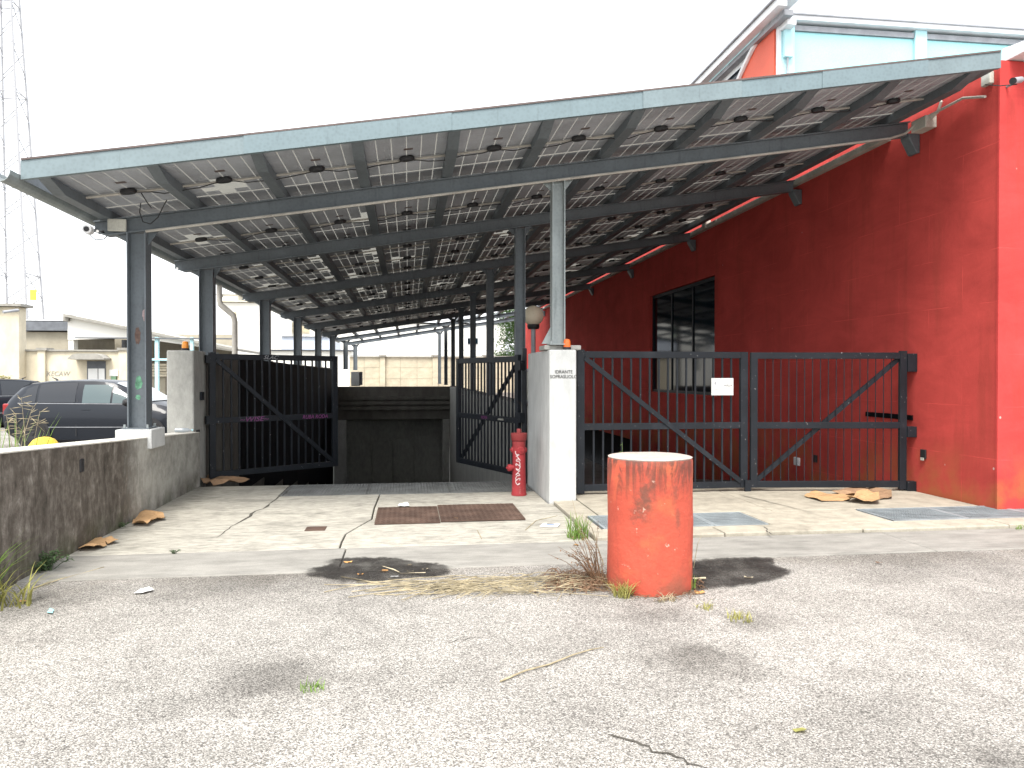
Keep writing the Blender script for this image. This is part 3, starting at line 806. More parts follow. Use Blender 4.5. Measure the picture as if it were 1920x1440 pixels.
# fascia sheets along the front edge
FX = [-3.56, -1.56, .43, 2.42, 3.48, 4.40, 5.62, 6.50]
for i in range(len(FX) - 1):
    a, b = FX[i] - .006, FX[i+1] + .006
    m = MB(); yy = 7.665 - .0075 * (i % 2)
    m.add([(a, yy, zb(a)+.27), (b, yy, zb(b)+.27), (b, yy, zb(b)+.445), (a, yy, zb(a)+.445), (a, yy+.006, zb(a)+.27), (b, yy+.006, zb(b)+.27), (b, yy+.006, zb(b)+.445), (a, yy+.006, zb(a)+.445)],
          [(0,1,2,3),(7,6,5,4),(0,4,5,1),(3,2,6,7),(0,3,7,4),(1,5,6,2)])
    m.add([(a, yy+.006, zb(a)+.27), (b, yy+.006, zb(b)+.27), (b, yy+.05, zb(b)+.27), (a, yy+.05, zb(a)+.27), (a, yy+.006, zb(a)+.274), (b, yy+.006, zb(b)+.274), (b, yy+.05, zb(b)+.274), (a, yy+.05, zb(a)+.274)],
          [(0,1,2,3),(7,6,5,4),(0,4,5,1),(3,2,6,7),(0,3,7,4),(1,5,6,2)])
    m.build('fascia_sheet', MAT['fascia' if i % 3 else 'fascia2'], ca)
a, b = FX[0], FX[-1]
MB().bar((a, 7.685, zb(a) + .455), (b, 7.685, zb(b) + .455), .06, .018).build('edge_trim', MAT['trim'], ca)
MB().box(FX[0] - .0, FX[0] + .006, 7.672, 41.6, zb(FX[0]) + .27, zb(FX[0]) + .43).build('side_fascia', MAT['steel'], ca)
# gutter along the low edge, open half pipe, and downpipe
m = MB(); n = 9; v = []; zc = zb(-3.66) + .33
for y in (7.5, 41.6):
    for rr in (.085, .078):
        for k in range(n):
            t = math.pi + math.pi * k / (n - 1)
            v.append((-3.66 + rr * math.cos(t), y, zc + 1.25 * rr * math.sin(t)))
f = []
for k in range(n - 1):
    f += [(k, k+1, 2*n+k+1, 2*n+k), (n+k+1, n+k, 3*n+k, 3*n+k+1), (k, n+k, n+k+1, k+1), (2*n+k, 2*n+k+1, 3*n+k+1, 3*n+k)]
f += [(0, 2*n, 3*n, n), (n-1, 2*n-1, 4*n-1, 3*n-1)]
m.add(v, f).build('gutter', MAT['galv'], ca, fixn=False)
yd = 15.6
MB().tube([(-3.66, yd, zc - .09), (-3.66, yd, 3.05), (-3.64, yd, 2.95), (-3.5, yd, 2.83), (-3.4, yd, 2.74), (-3.37, yd, 2.62), (-3.37, yd, .0)], .055, 12).build('downpipe', MAT['conduit'], ca, smooth=True)

# panels: 20 rows of 10
PW, PL_ = .955, 1.41
ROW0, PITCH_Y, NROW = 7.73, 1.42, 20
ang = -math.atan(SL)
pg = MB().box(-PW/2, PW/2, 0, PL_, 0, .006)
def cells(missing):
    m = MB(); cw, ch = .147, .1498
    gx_ = (PW - 6 * cw) / 7; y0_ = .018; gy_ = (PL_ - 2 * y0_ - 9 * ch) / 8
    for i in range(6):
        for j in range(9):
            if (i, j) in missing: continue
            x = -PW/2 + gx_ + i * (cw + gx_); y = y0_ + j * (ch + gy_)
            m.add([(x, y, -.0015), (x + cw, y, -.0015), (x + cw, y + ch, -.0015), (x, y + ch, -.0015)], [(0, 3, 2, 1)])
    return meshmat(m, 'cells', MAT['cell'], fixn=False)
glass_me = meshmat(pg, 'solar_panel', MAT['pglass'])
CV = [cells(set())]
rv = random.Random(3)
for k in range(9):
    cx, cy = rv.randint(0, 5), rv.randint(1, 7)
    ms = set()
    for i in range(6):
        for j in range(9):
            if abs(i - cx) + abs(j - cy) * .8 < rv.uniform(.6, 2.6): ms.add((i, j))
    CV.append(cells(ms))
jb = MB().lathe([(.075, -.05), (.085, -.035), (.085, -.012), (.07, -.002)], (0, 0, 0), 14)
for v_ in jb.v: v_.y *= .62
jb_me = meshmat(jb, 'junction_box', MAT['black'], smooth=True)
st_me = meshmat(MB().box(-.05, .05, -.03, .03, -.004, -.002), 'rating_plate', MAT['trim'])
for r in range(NROW):
    for c in range(10):
        xc = (RXS[c] + RXS[c+1]) / 2
        loc = (xc, ROW0 + r * PITCH_Y, zb(xc) + .303)
        p_ = inst('solar_panel', glass_me, ca, loc, (0, ang, 0))
        prob = (.55 if c < 2 else .25 if c < 3 else .0) + (.28 if r > 3 else 0)
        k = 0 if rv.random() > prob else rv.randint(1, 9)
        for (nm, me, l2) in (('cells', CV[k], (0, 0, 0)), ('junction_box', jb_me, (0, .76, -.004)), ('rating_plate', st_me, (.02, .5, -.002))):
            if nm == 'rating_plate' and r > 4: continue
            ch = bpy.data.objects.new(nm, me); C.objects.link(ch); ch.parent = p_; ch.location = l2
            if nm == 'cells': ch['kind'] = 'stuff'
    yy = ROW0 + r * PITCH_Y + .80
    MB().tube([(RXS[0], yy, zb(RXS[0]) + .27), (RXS[10], yy, zb(RXS[10]) + .27)], .014, 6).build('conduit', MAT['conduit'], ca, smooth=True)
    if r < 4:
        for c in range(10):
            x0, x1 = (RXS[c] + RXS[c+1]) / 2, (RXS[c] + RXS[c+1]) / 2 + .965
            if c == 9: break
            pts = []
            for t in range(9):
                u = t / 8; x = x0 + (x1 - x0) * u
                pts.append((x, yy - .03 - .02 * math.sin(u * 9 + c), zb(x) + .262 - .05 * math.sin(u * math.pi) * rv.uniform(.6, 1.2)))
            MB().tube(pts, .006, 5).build('cable', MAT['cable'], ca, smooth=True)
def loop(px, py, Y, pts, r=.006):
    MB().tube([PY(a, b, Y) for a, b in pts], r, 5).build('hanging_cable', MAT['cable'], ca, smooth=True)
loop(0, 0, 9.12, [(255, 362), (264, 380), (262, 398), (268, 416), (282, 420), (296, 408), (310, 380), (322, 360)])
loop(0, 0, 8.6, [(265, 362), (275, 378), (284, 390)])
# pale conduit clipped under the front beam, its boxes
MB().tube([(-2.95, 9.17, zb(-2.95) - .012), (6.2, 9.17, zb(6.2) - .012), (6.42, 9.17, zb(6.42) + .03), (6.5, 9.0, zb(6.5) + .13), (6.55, 8.3, zb(6.55) + .16), (6.55, 7.95, zb(6.55) + .05)], .016, 8).build('conduit', MAT['conduit'], ca, smooth=True)
MB().box(-3.36, -3.16, 9.16, 9.19, zb(-3.26) + .03, zb(-3.26) + .17).build('junction_case', MAT['boxgrey'], ca, bevel=.01)
# small camera on the end of the first beam
fl = thing('security_camera', 'small round camera on the left end of the front canopy beam', 'camera', tuple(PY(165, 432, 9.2)))
p = PY(168, 432, 9.2)
MB().lathe([(.0, -.09), (.05, -.085), (.055, -.02), (.045, .03), (.0, .05)], p, 16, 'Y', caps=False).build('housing', MAT['white'], fl, smooth=True)
MB().lathe([(.03, -.095), (.03, -.086)], p, 12, 'Y').build('lens', MAT['black'], fl)
MB().tube([p + Vector((.04, .02, .01)), p + Vector((.1, .03, -.02)), p + Vector((.14, .03, .0))], .018, 8).build('arm', MAT['black'], fl)
MB().tube([p + Vector((-.02, .03, -.03)), p + Vector((.05, .03, -.1)), p + Vector((.14, .03, -.09)), p + Vector((.2, .03, -.03))], .006, 5).build('cable', MAT['cable'], fl)
#%%BUILDING
# ================================================================== RED BUILDING
rb = thing('red_building', 'red masonry building with turquoise clerestory beside the solar canopy', 'building', (XW, 7.8, 0))
WY0, WY1 = PX(1340, 600, XW).y, PX(1218, 600, XW).y
WZ0, WZ1 = 1.12, 3.75
OY0, OY1, OZ = 22.0, 31.0, -.35
ZT = 5.12
m = MB()
m.box(XW, XW + .3, 7.83, WY0, -1.8, ZT)
m.box(XW, XW + .3, WY0, WY1, -1.8, WZ0); m.box(XW, XW + .3, WY0, WY1, WZ1, ZT)
m.box(XW, XW + .3, WY1, OY0, -1.8, ZT)
m.box(XW, XW + .3, OY0, OY1, OZ, ZT)
m.box(XW, XW + .3, OY1, 43.2, -1.8, ZT)
m.build('side_wall', MAT['red'], rb)
MB().box(XW - .012, 16, 7.8, 7.829, -.1, ZT - .02).build('front_wall', MAT['redfront'], rb)
MB().box(XW + .31, 16, 7.85, 43.2, ZT - .2, ZT - .05).build('roof_deck', MAT['greymetal'], rb)
MB().box(15.7, 16, 7.85, 43.2, -.1, ZT - .22).build('far_wall', MAT['redfront'], rb)
MB().box(XW + .31, 15.7, 43, 43.2, -1.8, ZT - .22).build('rear_wall', MAT['redfront'], rb)
# pale roof edge over the front wall
m = MB(); m.prism([(7.42, ZT + .0), (7.42, ZT + .10), (7.9, ZT + .16), (7.9, ZT - .0)], XW + .10, 16, 'X')
m.build('roof_edge', MAT['white'], rb, bevel=.008)
# opening, window
MB().box(XW + .25, XW + 3, OY0 - .2, OY1 + .2, -1.9, OZ + .3).build('opening_shade_block', MAT['dark'], rb)  # solid black block painted as the darkness inside the opening
wn_ = MB()
for (a, b, c, d) in ((WY0, WY1, WZ0, WZ0 + .07), (WY0, WY1, WZ1 - .07, WZ1), (WY0, WY0 + .07, WZ0 + .07, WZ1 - .07), (WY1 - .07, WY1, WZ0 + .07, WZ1 - .07)):
    wn_.box(XW + .08, XW + .15, a, b, c, d)
win = wn_.build('window_frame', MAT['gate'], rb)
nwin = 3
for k in range(nwin):
    a = WY0 + .07 + (WY1 - WY0 - .14) * k / nwin; b = WY0 + .07 + (WY1 - WY0 - .14) * (k + 1) / nwin
    MB().box(XW + .11, XW + .118, a + .02, b - .02, WZ0 + .07, WZ1 - .07).build('pane', MAT['glass'], win)
    if k: MB().box(XW + .085, XW + .145, a - .02, a + .02, WZ0 + .07, WZ1 - .07).build('mullion', MAT['gate'], win)
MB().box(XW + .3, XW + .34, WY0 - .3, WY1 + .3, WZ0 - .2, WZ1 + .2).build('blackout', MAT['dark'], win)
MB().box(XW - .06, XW + .08, WY0 - .1, WY1 + .1, WZ0 - .06, WZ0 - .002).build('window_sill', MAT['red'], rb, bevel=.006)
# cable duct along the wall under the canopy, in lengths
dy = [9.75 + i * 2.9 for i in range(12)]
for i in range(len(dy) - 1):
    MB().box(XW - .11, XW - .003, dy[i] + .01, dy[i+1] - .01, 4.80, 4.89).build('cable_duct', MAT['boxgrey'], rb, bevel=.006)
# slots and little boxes in the wall
p0, p1 = PX(1625, 772, XW), PX(1712, 788, XW)
MB().box(XW - .02, XW + .01, p1.y, p0.y, p1.z, p0.z - .0).build('wall_slot', MAT['dark'], rb)  # black block, shade of the recessed slot put into its colour
p = PX(1496, 865, XW); MB().box(XW - .035, XW - .002, p.y - .09, p.y + .09, p.z - .07, p.z + .07).build('socket_box', MAT['white'], rb, bevel=.01)
p = PX(1530, 860, XW); MB().box(XW - .02, XW - .002, p.y - .05, p.y + .05, p.z - .06, p.z + .06).build('socket_hole', MAT['black'], rb)
p = PX(1733, 850, XW); MB().box(XW - .025, XW - .002, p.y - .05, p.y + .05, p.z - .07, p.z + .05).build('photocell', MAT['black'], rb, bevel=.006)
MB().box(XW - .034, XW - .026, p.y - .03, p.y + .03, p.z - .09, p.z - .055).build('photocell_lens', MAT['boxgrey'], rb)
# boxes high on the corner
p = PX(1850, 152, XW); MB().box(XW - .06, XW - .002, p.y - .12, p.y + .02, p.z - .07, p.z + .07).build('junction_case', MAT['boxgrey'], rb, bevel=.01)
p = PX(1755, 232, XW)
MB().box(XW - .16, XW - .002, p.y - .02, p.y + .26, p.z - .05, p.z + .10).build('junction_case', MAT['boxgrey'], rb, bevel=.01)
MB().tube([Vector((XW - .08, p.y - .02, p.z + .06)), Vector((XW - .08, p.y - .14, p.z + .1)), Vector((XW - .08, p.y - .2, p.z + .2)), Vector((XW - .08, p.y - .14, p.z + .28)), Vector((XW - .08, p.y, p.z + .26))], .018, 8).build('conduit_loop', MAT['boxgrey'], rb, smooth=True)
p = PX(1330, 423, XW); MB().box(XW - .14, XW - .002, p.y - .1, p.y + .1, p.z - .08, p.z + .1).build('junction_case', MAT['boxgrey'], rb, bevel=.01)
for px, py in ((1240, 605),):
    pass
# upper storey
YU = 14.0
def U(px, py): return PY(px, py, YU)
XU = U(1465, 100).x
zt_, zb_ = U(1470, 28).z, ZT
MB().box(XU, 15.5, YU + .12, 24, zb_ - .06, zt_ - .15).build('upper_wall', MAT['turq'], rb)
xp = [U(1490, 80).x, U(1716, 80).x, U(1738, 80).x]
fx = [XU, xp[0]]
k = 0
while fx[-1] < 15.3:
    w = xp[1] - xp[0] if k % 2 == 0 else xp[2] - xp[1]
    fx.append(fx[-1] + w); k += 1
for i in range(0, len(fx) - 1):
    if i % 2 == 0: MB().box(fx[i], fx[i+1], YU - .01, YU + .115, zb_ - .05, zt_ - .12).build('upright', MAT['turqd'], rb, bevel=.008)
    else:
        MB().box(fx[i] + .005, fx[i+1] - .005, YU + .06, YU + .115, zb_ - .05, zt_ - .28).build('turquoise_panel', MAT['turq'], rb)
        MB().box(fx[i] + .005, fx[i+1] - .005, YU + .02, YU + .114, zt_ - .27, zt_ - .17).build('head_rail', MAT['greymetal'], rb)
MB().box(XU - .05, 15.6, YU - .10, YU + .6, zt_ - .115, zt_ - .03).build('eave_board', MAT['white'], rb)
MB().box(XU - .02, 15.6, YU - .13, YU + .6, zt_ - .028, zt_).build('eave_trim', MAT['greymetal'], rb)
MB().box(XU + .02, U(1483, 100).x, YU - .10, YU - .012, U(1475, 110).z, zt_ - .13).build('rain_head', MAT['turqd'], rb, bevel=.01)
q = U(1474, 110); MB().tube([(q.x, YU - .06, q.z), (q.x, YU - .06, q.z - .8)], .02, 8).build('rain_pipe', MAT['greymetal'], rb)
# side of the upper storey: curved red wall, white trim, dark glazing, deep eaves
arc = []
for px, py in ((1457, 45), (1444, 55), (1428, 75), (1412, 105), (1398, 135), (1385, 165), (1375, 200)):
    q = PX(px, py, XU - .02); arc.append((q.y, q.z))
poly = arc + [(arc[-1][0], ZT - .3), (arc[0][0], ZT - .3)]
m = MB(); m.prism(poly, XU - .08, XU - .004, 'X'); m.build('curved_red_wall', MAT['redup'], rb)
MB().tube([(XU - .1, a, b) for a, b in arc], .06, 8).build('curved_trim', MAT['white'], rb, smooth=True)
MB().box(XU - .05, XU - .003, YU + .0, YU + .12, zb_ - .05, zt_ - .12).build('corner_post', MAT['white'], rb)
g0 = PX(1418, 75, XU - .02)
MB().box(XU - .03, XU - .002, arc[0][0] + .05, 24, ZT - .05, zt_ - .16).build('side_glazing', MAT['glass'], rb)
def EV(px, py, x): return PX(px, py, x)
e0 = PY(1472, 2, 13.45)
for (dx, z0, z1, mt, y0) in ((-.02, .02, .16, MAT['white'], 13.45), (-.07, .165, .20, MAT['greymetal'], 13.40), (.16, -.10, .0, MAT['greymetal'], 13.55), (.30, -.2, -.08, MAT['white'], 13.7)):
    MB().box(e0.x + dx - .12, e0.x + dx + .06, y0, 24.5, e0.z + z0 - .1, e0.z + z1 - .1).build('side_eave', mt, rb)
MB().box(e0.x - .1, e0.x + .35, 13.46, 24.4, e0.z + .11, e0.z + .14).build('upper_roof', MAT['white'], rb)

cc = thing('security_camera', 'grey bullet camera on the bright red front wall corner', 'camera', tuple(PY(1905, 150, 7.6)))
p = PY(1908, 150, 7.55)
MB().tube([p + Vector((-.09, -.04, -.03)), p + Vector((.09, .06, .03))], .035, 12).build('housing', MAT['greymetal'], cc, smooth=True)
MB().tube([p + Vector((-.10, -.046, -.034)), p + Vector((-.088, -.04, -.03))], .037, 12).build('lens_ring', MAT['black'], cc)
MB().tube([p + Vector((.06, .04, 0)), p + Vector((.08, .14, .02)), p + Vector((.08, .245, .02))], .014, 8).build('bracket', MAT['greymetal'], cc)
MB().tube([p + Vector((.03, .04, -.03)), p + Vector((-.08, .15, -.01)), p + Vector((-.2, .24, .03))], .006, 5).build('cable', MAT['cable'], cc)

# ================================================================== GATES
def gate(label, hx, hy, fx_, fy, z0, z1, nbar, group=None, brace=(0, 1, 1, 0), post=.09, rail=.085, barw=.022, midf=.46, hinge_post=True, wide_free=False, name='gate_leaf'):
    """leaf from its hinge to its free end; local x runs along the leaf"""
    L = math.hypot(fx_ - hx, fy - hy); a = math.atan2(fy - hy, fx_ - hx)
    t = thing(name, label, 'gate', (hx, hy, z0), a, local=True)
    H = z1 - z0
    MB().box(0, post, -.03, .03, -.03 if hinge_post else 0, H + .02).build('hinge_stile', MAT['gate'], t, bevel=.004)
    MB().box(L - post, L, -.03, .03, 0, H).build('lock_stile', MAT['gate'], t, bevel=.004)
    zm = H * midf
    for nm, z in (('bottom_rail', rail / 2), ('middle_rail', zm), ('top_rail', H - rail / 2)):
        MB().box(post, L - post, -.026, .026, z - rail/2, z + rail/2).build(nm, MAT['gate'], t, bevel=.004)
    bl = meshmat(MB().box(-barw/2, barw/2, -barw/2, barw/2, rail, zm - rail/2), 'bar', MAT['gate'])
    bu = meshmat(MB().box(-barw/2, barw/2, -barw/2, barw/2, zm + rail/2, H - rail), 'bar', MAT['gate'])
    for i in range(1, nbar + 1):
        x = post + (L - 2 * post) * i / (nbar + 1)
        for me in (bl, bu):
            o = bpy.data.objects.new('bar', me); C.objects.link(o); o.parent = t; o.location = (x, 0, 0)
    x0, zz0, x1, zz1 = brace
    m = MB(); m.bar((post + (L - 2*post) * x0, .0, rail + (H - 2*rail) * zz0), (post + (L - 2*post) * x1, .0, rail + (H - 2*rail) * zz1), .03, .06)
    for v in m.v: v.y += -.03 if True else 0
    m.build('brace', MAT['gate'], t)
    return t, L, a
gl, L1, a1 = gate('open black barred gate leaf on the left of the ramp', -2.90, 11.72, -1.17, 12.98, .05, 1.88, 15, brace=(0, 1, 1, 0))
gr, L2, a2 = gate('open black barred gate leaf hung behind the red hydrant', 1.60, 10.92, .826, 12.82, .10, 1.84, 16, brace=(0, 1, 1, 0))
ga, L3, a3 = gate('closed gate leaf with a white notice between white pillar and red wall', 2.12, 9.48, 4.42, 9.52, .085, 1.865, 16, brace=(0, 1, 1, 0), post=.10)
gb, L4, a4 = gate('gate leaf without a notice hinged on the red wall', 6.50, 9.25, 4.455, 9.50, .085, 1.86, 17, brace=(0, 1, 1, 0), post=.09, barw=.009)
# hinge plates of the right leaf on the wall, latch, ground stop
for z in (1.66, .74, .02):
    MB().box(-.12, .0, -.05, .05, z - (.14 if z > 1.5 else .08), z + (.1 if z > 1.5 else .06)).build('hinge_plate', MAT['gate'], gb, bevel=.004)
MB().box(.3, .55, -.05, .02, .78, .80).build('latch_bracket', MAT['gate'], gb)
MB().box(L3 - .05, L3 + .03, -.06, -.03, -.08, .1).build('ground_latch', MAT['gate'], ga)
for z in (1.75, .85): MB().box(-.05, .0, -.03, .03, z - .06, z + .06).build('hinge_plate', MAT['gate'], gl)
for z in (1.6, .85, .1): MB().box(-.1, .0, -.05, .05, z - .07, z + .07).build('hinge_plate', MAT['gate'], gr)
hp = thing('gate_post', 'dark steel hinge post standing behind the red hydrant', 'gate post', (1.62, 10.86, 0))
MB().box(1.635, 1.695, 10.84, 10.92, 0, 1.95).build('post', MAT['gate'], hp, bevel=.006)
# spray tags on the middle rail of the left leaf (local coordinates, camera side)
zr = (1.88 - .05) * .46
text('graffiti', '~WISE~', .10, MAT['purple'], gl, (.68, -.0285, zr - .004), (math.pi/2, 0, 0), shear=.25, xs=1.35)
text('graffiti', 'RUBA RODA', .085, MAT['purple'], gl, (1.72, -.0285, zr - .004), (math.pi/2, 0, 0), shear=.2, xs=.95)
text('graffiti', 'SLAC', .085, MAT['greymetal'], gl, (.95, -.0285, 1.787), (math.pi/2, 0, 0), shear=.4, xs=1.2)
text('graffiti', 'NOMA', .07, MAT['purple'], gr, (1.05, .0275, (1.74) * .46), (math.pi/2, 0, math.pi), shear=.2)
text('graffiti', 'amlestia', .055, MAT['boxgrey'], gr, (.52, .0275, (1.74) * .46), (math.pi/2, 0, math.pi), shear=.3)

# notice on the gate
q0, q1 = PY(1334, 709, 9.44), PY(1375, 741, 9.44)
sg = thing('notice_sign', 'small white notice with printed lettering fixed to the gate bars', 'sign', ((q0.x + q1.x)/2, 9.44, q1.z))
sgb = MB(); sgb.box(q0.x, q1.x, 9.44, 9.444, q1.z, q0.z); sgb.build('plate', MAT['paper'], sg)
w_, h_ = q1.x - q0.x, q0.z - q1.z
fr = MB()
for (a, b, c, d) in ((.02, .98, .03, .045), (.02, .98, .955, .97), (.02, .032, .045, .955), (.968, .98, .045, .955)):
    fr.box(q0.x + a*w_, q0.x + b*w_, 9.4375, 9.4395, q1.z + c*h_, q1.z + d*h_)
fr.build('border', MAT['greymetal'], sg)
text('lettering', 'AREA', .048, MAT['ink'], sg, (q0.x + .76*w_, 9.4385, q1.z + .56*h_), (math.pi/2, 0, 0), extrude=.0005)
text('lettering', 'VIDEOSORVEGLIATA', .031, MAT['greymetal'], sg, (q0.x + .5*w_, 9.4385, q1.z + .33*h_), (math.pi/2, 0, 0), extrude=.0005, xs=.82)
lg = MB(); cx, cz = q0.x + .17*w_, q1.z + .72*h_
lg.prism([(cx, cz + .03), (cx + .012, cz), (cx + .006, cz - .025), (cx - .006, cz - .025), (cx - .012, cz)], 9.4375, 9.4393, 'Y')
lg.build('flame_logo', MAT['greymetal'], sg)

# ================================================================== HYDRANT
h0 = G(973, 929); h0.z = .006
hy = thing('fire_hydrant', 'faded red pillar fire hydrant with white paint scribbles beside the white pillar', 'hydrant', tuple(h0))
MB().lathe([(.100, 0), (.100, .02), (.094, .04), (.090, .2), (.084, .45), (.082, .62), (.086, .68), (.086, .70)], h0, 28).build('barrel', MAT['hydrant'], hy, smooth=True)
MB().lathe([(.084, .703), (.100, .722), (.106, .79), (.108, .80), (.100, .806)], h0, 28).build('cap', MAT['hydrant'], hy, smooth=True)
MB().lathe([(.034, .807), (.034, .85), (.026, .86)], h0, 5).build('operating_nut', MAT['hydrant'], hy)
for (dx, dyv, zz, r_, nm) in ((-.10, -.02, .36, .045, 'outlet'), (.015, -.1, .585, .052, 'outlet_cap'), (-.095, .03, .585, .045, 'outlet_cap'), (.09, .03, .585, .045, 'outlet_cap')):
    d = Vector((dx, dyv, 0)).normalized(); c = h0 + Vector((0, 0, zz))
    m = MB(); l0, l1 = (.06, .155) if nm == 'outlet' else (.06, .098)
    m.tube([c + d * l0, c + d * (l1 - .05), c + d * (l1 - .048), c + d * (l1 - .012), c + d * l1], [r_*.75, r_*.75, r_, r_, r_*.8], 16)
    o = m.build(nm, MAT['hydrant'], hy, smooth=True)
    MB().tube([c + d * l1, c + d * (l1 + .018)], .014, 5).build('nut', MAT['hydrant'], o)
rs = random.Random(5)
for k in range(7):
    z = .14 + k * .062; a = -math.pi/2 - .35 + rs.uniform(-.1, .1)
    pts = []
    for t in range(9):
        u = t / 8; an = a + .32 * math.sin(u * 6 + k); zz = z + .05 * u + .02 * math.sin(u * 9)
        r_ = .098 - .014 * (zz / .6)
        pts.append(h0 + Vector((r_ * math.cos(an), r_ * math.sin(an), zz)))
    MB().tube(pts, .0045, 4).build('paint_scribble', MAT['spraywhite'], hy)

# ================================================================== BOLLARD
bf = G(1218, 1119); dr = Vector((bf.x, bf.y, 0)).normalized()
bc = bf + dr * .305
BR, BH = .312, .955
bo = thing('concrete_bollard', 'large orange-red painted concrete cylinder standing on the asphalt', 'bollard', tuple(bc))
m = MB(); n = 64; prof = [(BR - .004, -.03)] + [(BR, .02 + i * .0488) for i in range(19)] + [(BR, BH - .018), (BR - .006, BH - .006)]
m.lathe(prof, bc, n)
for v in m.v:
    d = Vector((v.x - bc.x, v.y - bc.y, 0)); k = mnoise.noise(Vector((d.x * 4, d.y * 4, v.z * 3))) * .005 + mnoise.noise(Vector((d.x * 16, d.y * 16, v.z * 13))) * .002
    if d.length > .01: v += d.normalized() * k
m.build('body', MAT['bollard'], bo, smooth=True)
m = MB(); m.lathe([(BR - .008, BH - .008), (BR - .004, BH + .001), (BR - .018, BH + .006), (.15, BH + .009), (0.0, BH + .010)], bc, 64, caps=False)
for v in m.v: v.z += mnoise.noise(v * 7) * .003
m.build('cap', MAT['captop'], bo, smooth=True)
q = bc + dr * (-BR - .004) 
MB().lathe([(.012, -.012), (.012, .0)], PY(1253, 874, bc.y - math.sqrt(max(0, BR**2 - (PY(1253, 874, bc.y).x - bc.x)**2)) + .006), 10, 'Y').build('stud', MAT['bluepack'], bo)

# ================================================================== GLOBE LAMP
gp = PY(1000, 592, 14.6)
gl_ = thing('globe_lamp', 'yellowed globe lamp on a grey post behind the white pillar', 'lamp', (gp.x, gp.y, -.6))
rr = 19.5 / FPX * 14.6
MB().lathe([(rr * math.sin(math.pi * i / 16), -rr * math.cos(math.pi * i / 16)) for i in range(17)], gp, 28, caps=False).build('globe', MAT['globe'], gl_, smooth=True)
MB().lathe([(.10, -rr - .06), (.12, -rr - .02), (.12, -rr + .03)], gp, 20).build('collar', MAT['black'], gl_, smooth=True)
MB().tube([(gp.x, gp.y, -.7), (gp.x, gp.y, gp.z - rr - .04)], .045, 12).build('post', MAT['greymetal'], gl_, smooth=True)
eb = thing('utility_case', 'grey utility case on the wall behind the globe lamp', 'box', (2.2, 13.6, 1.1))
MB().box(2.12, 2.6, 13.5, 13.8, -.6, 1.62).build('case', MAT['boxgrey'], eb, bevel=.02)
MB().box(2.10, 2.62, 13.48, 13.82, 1.622, 1.68).build('lid', MAT['greymetal'], eb, bevel=.01)
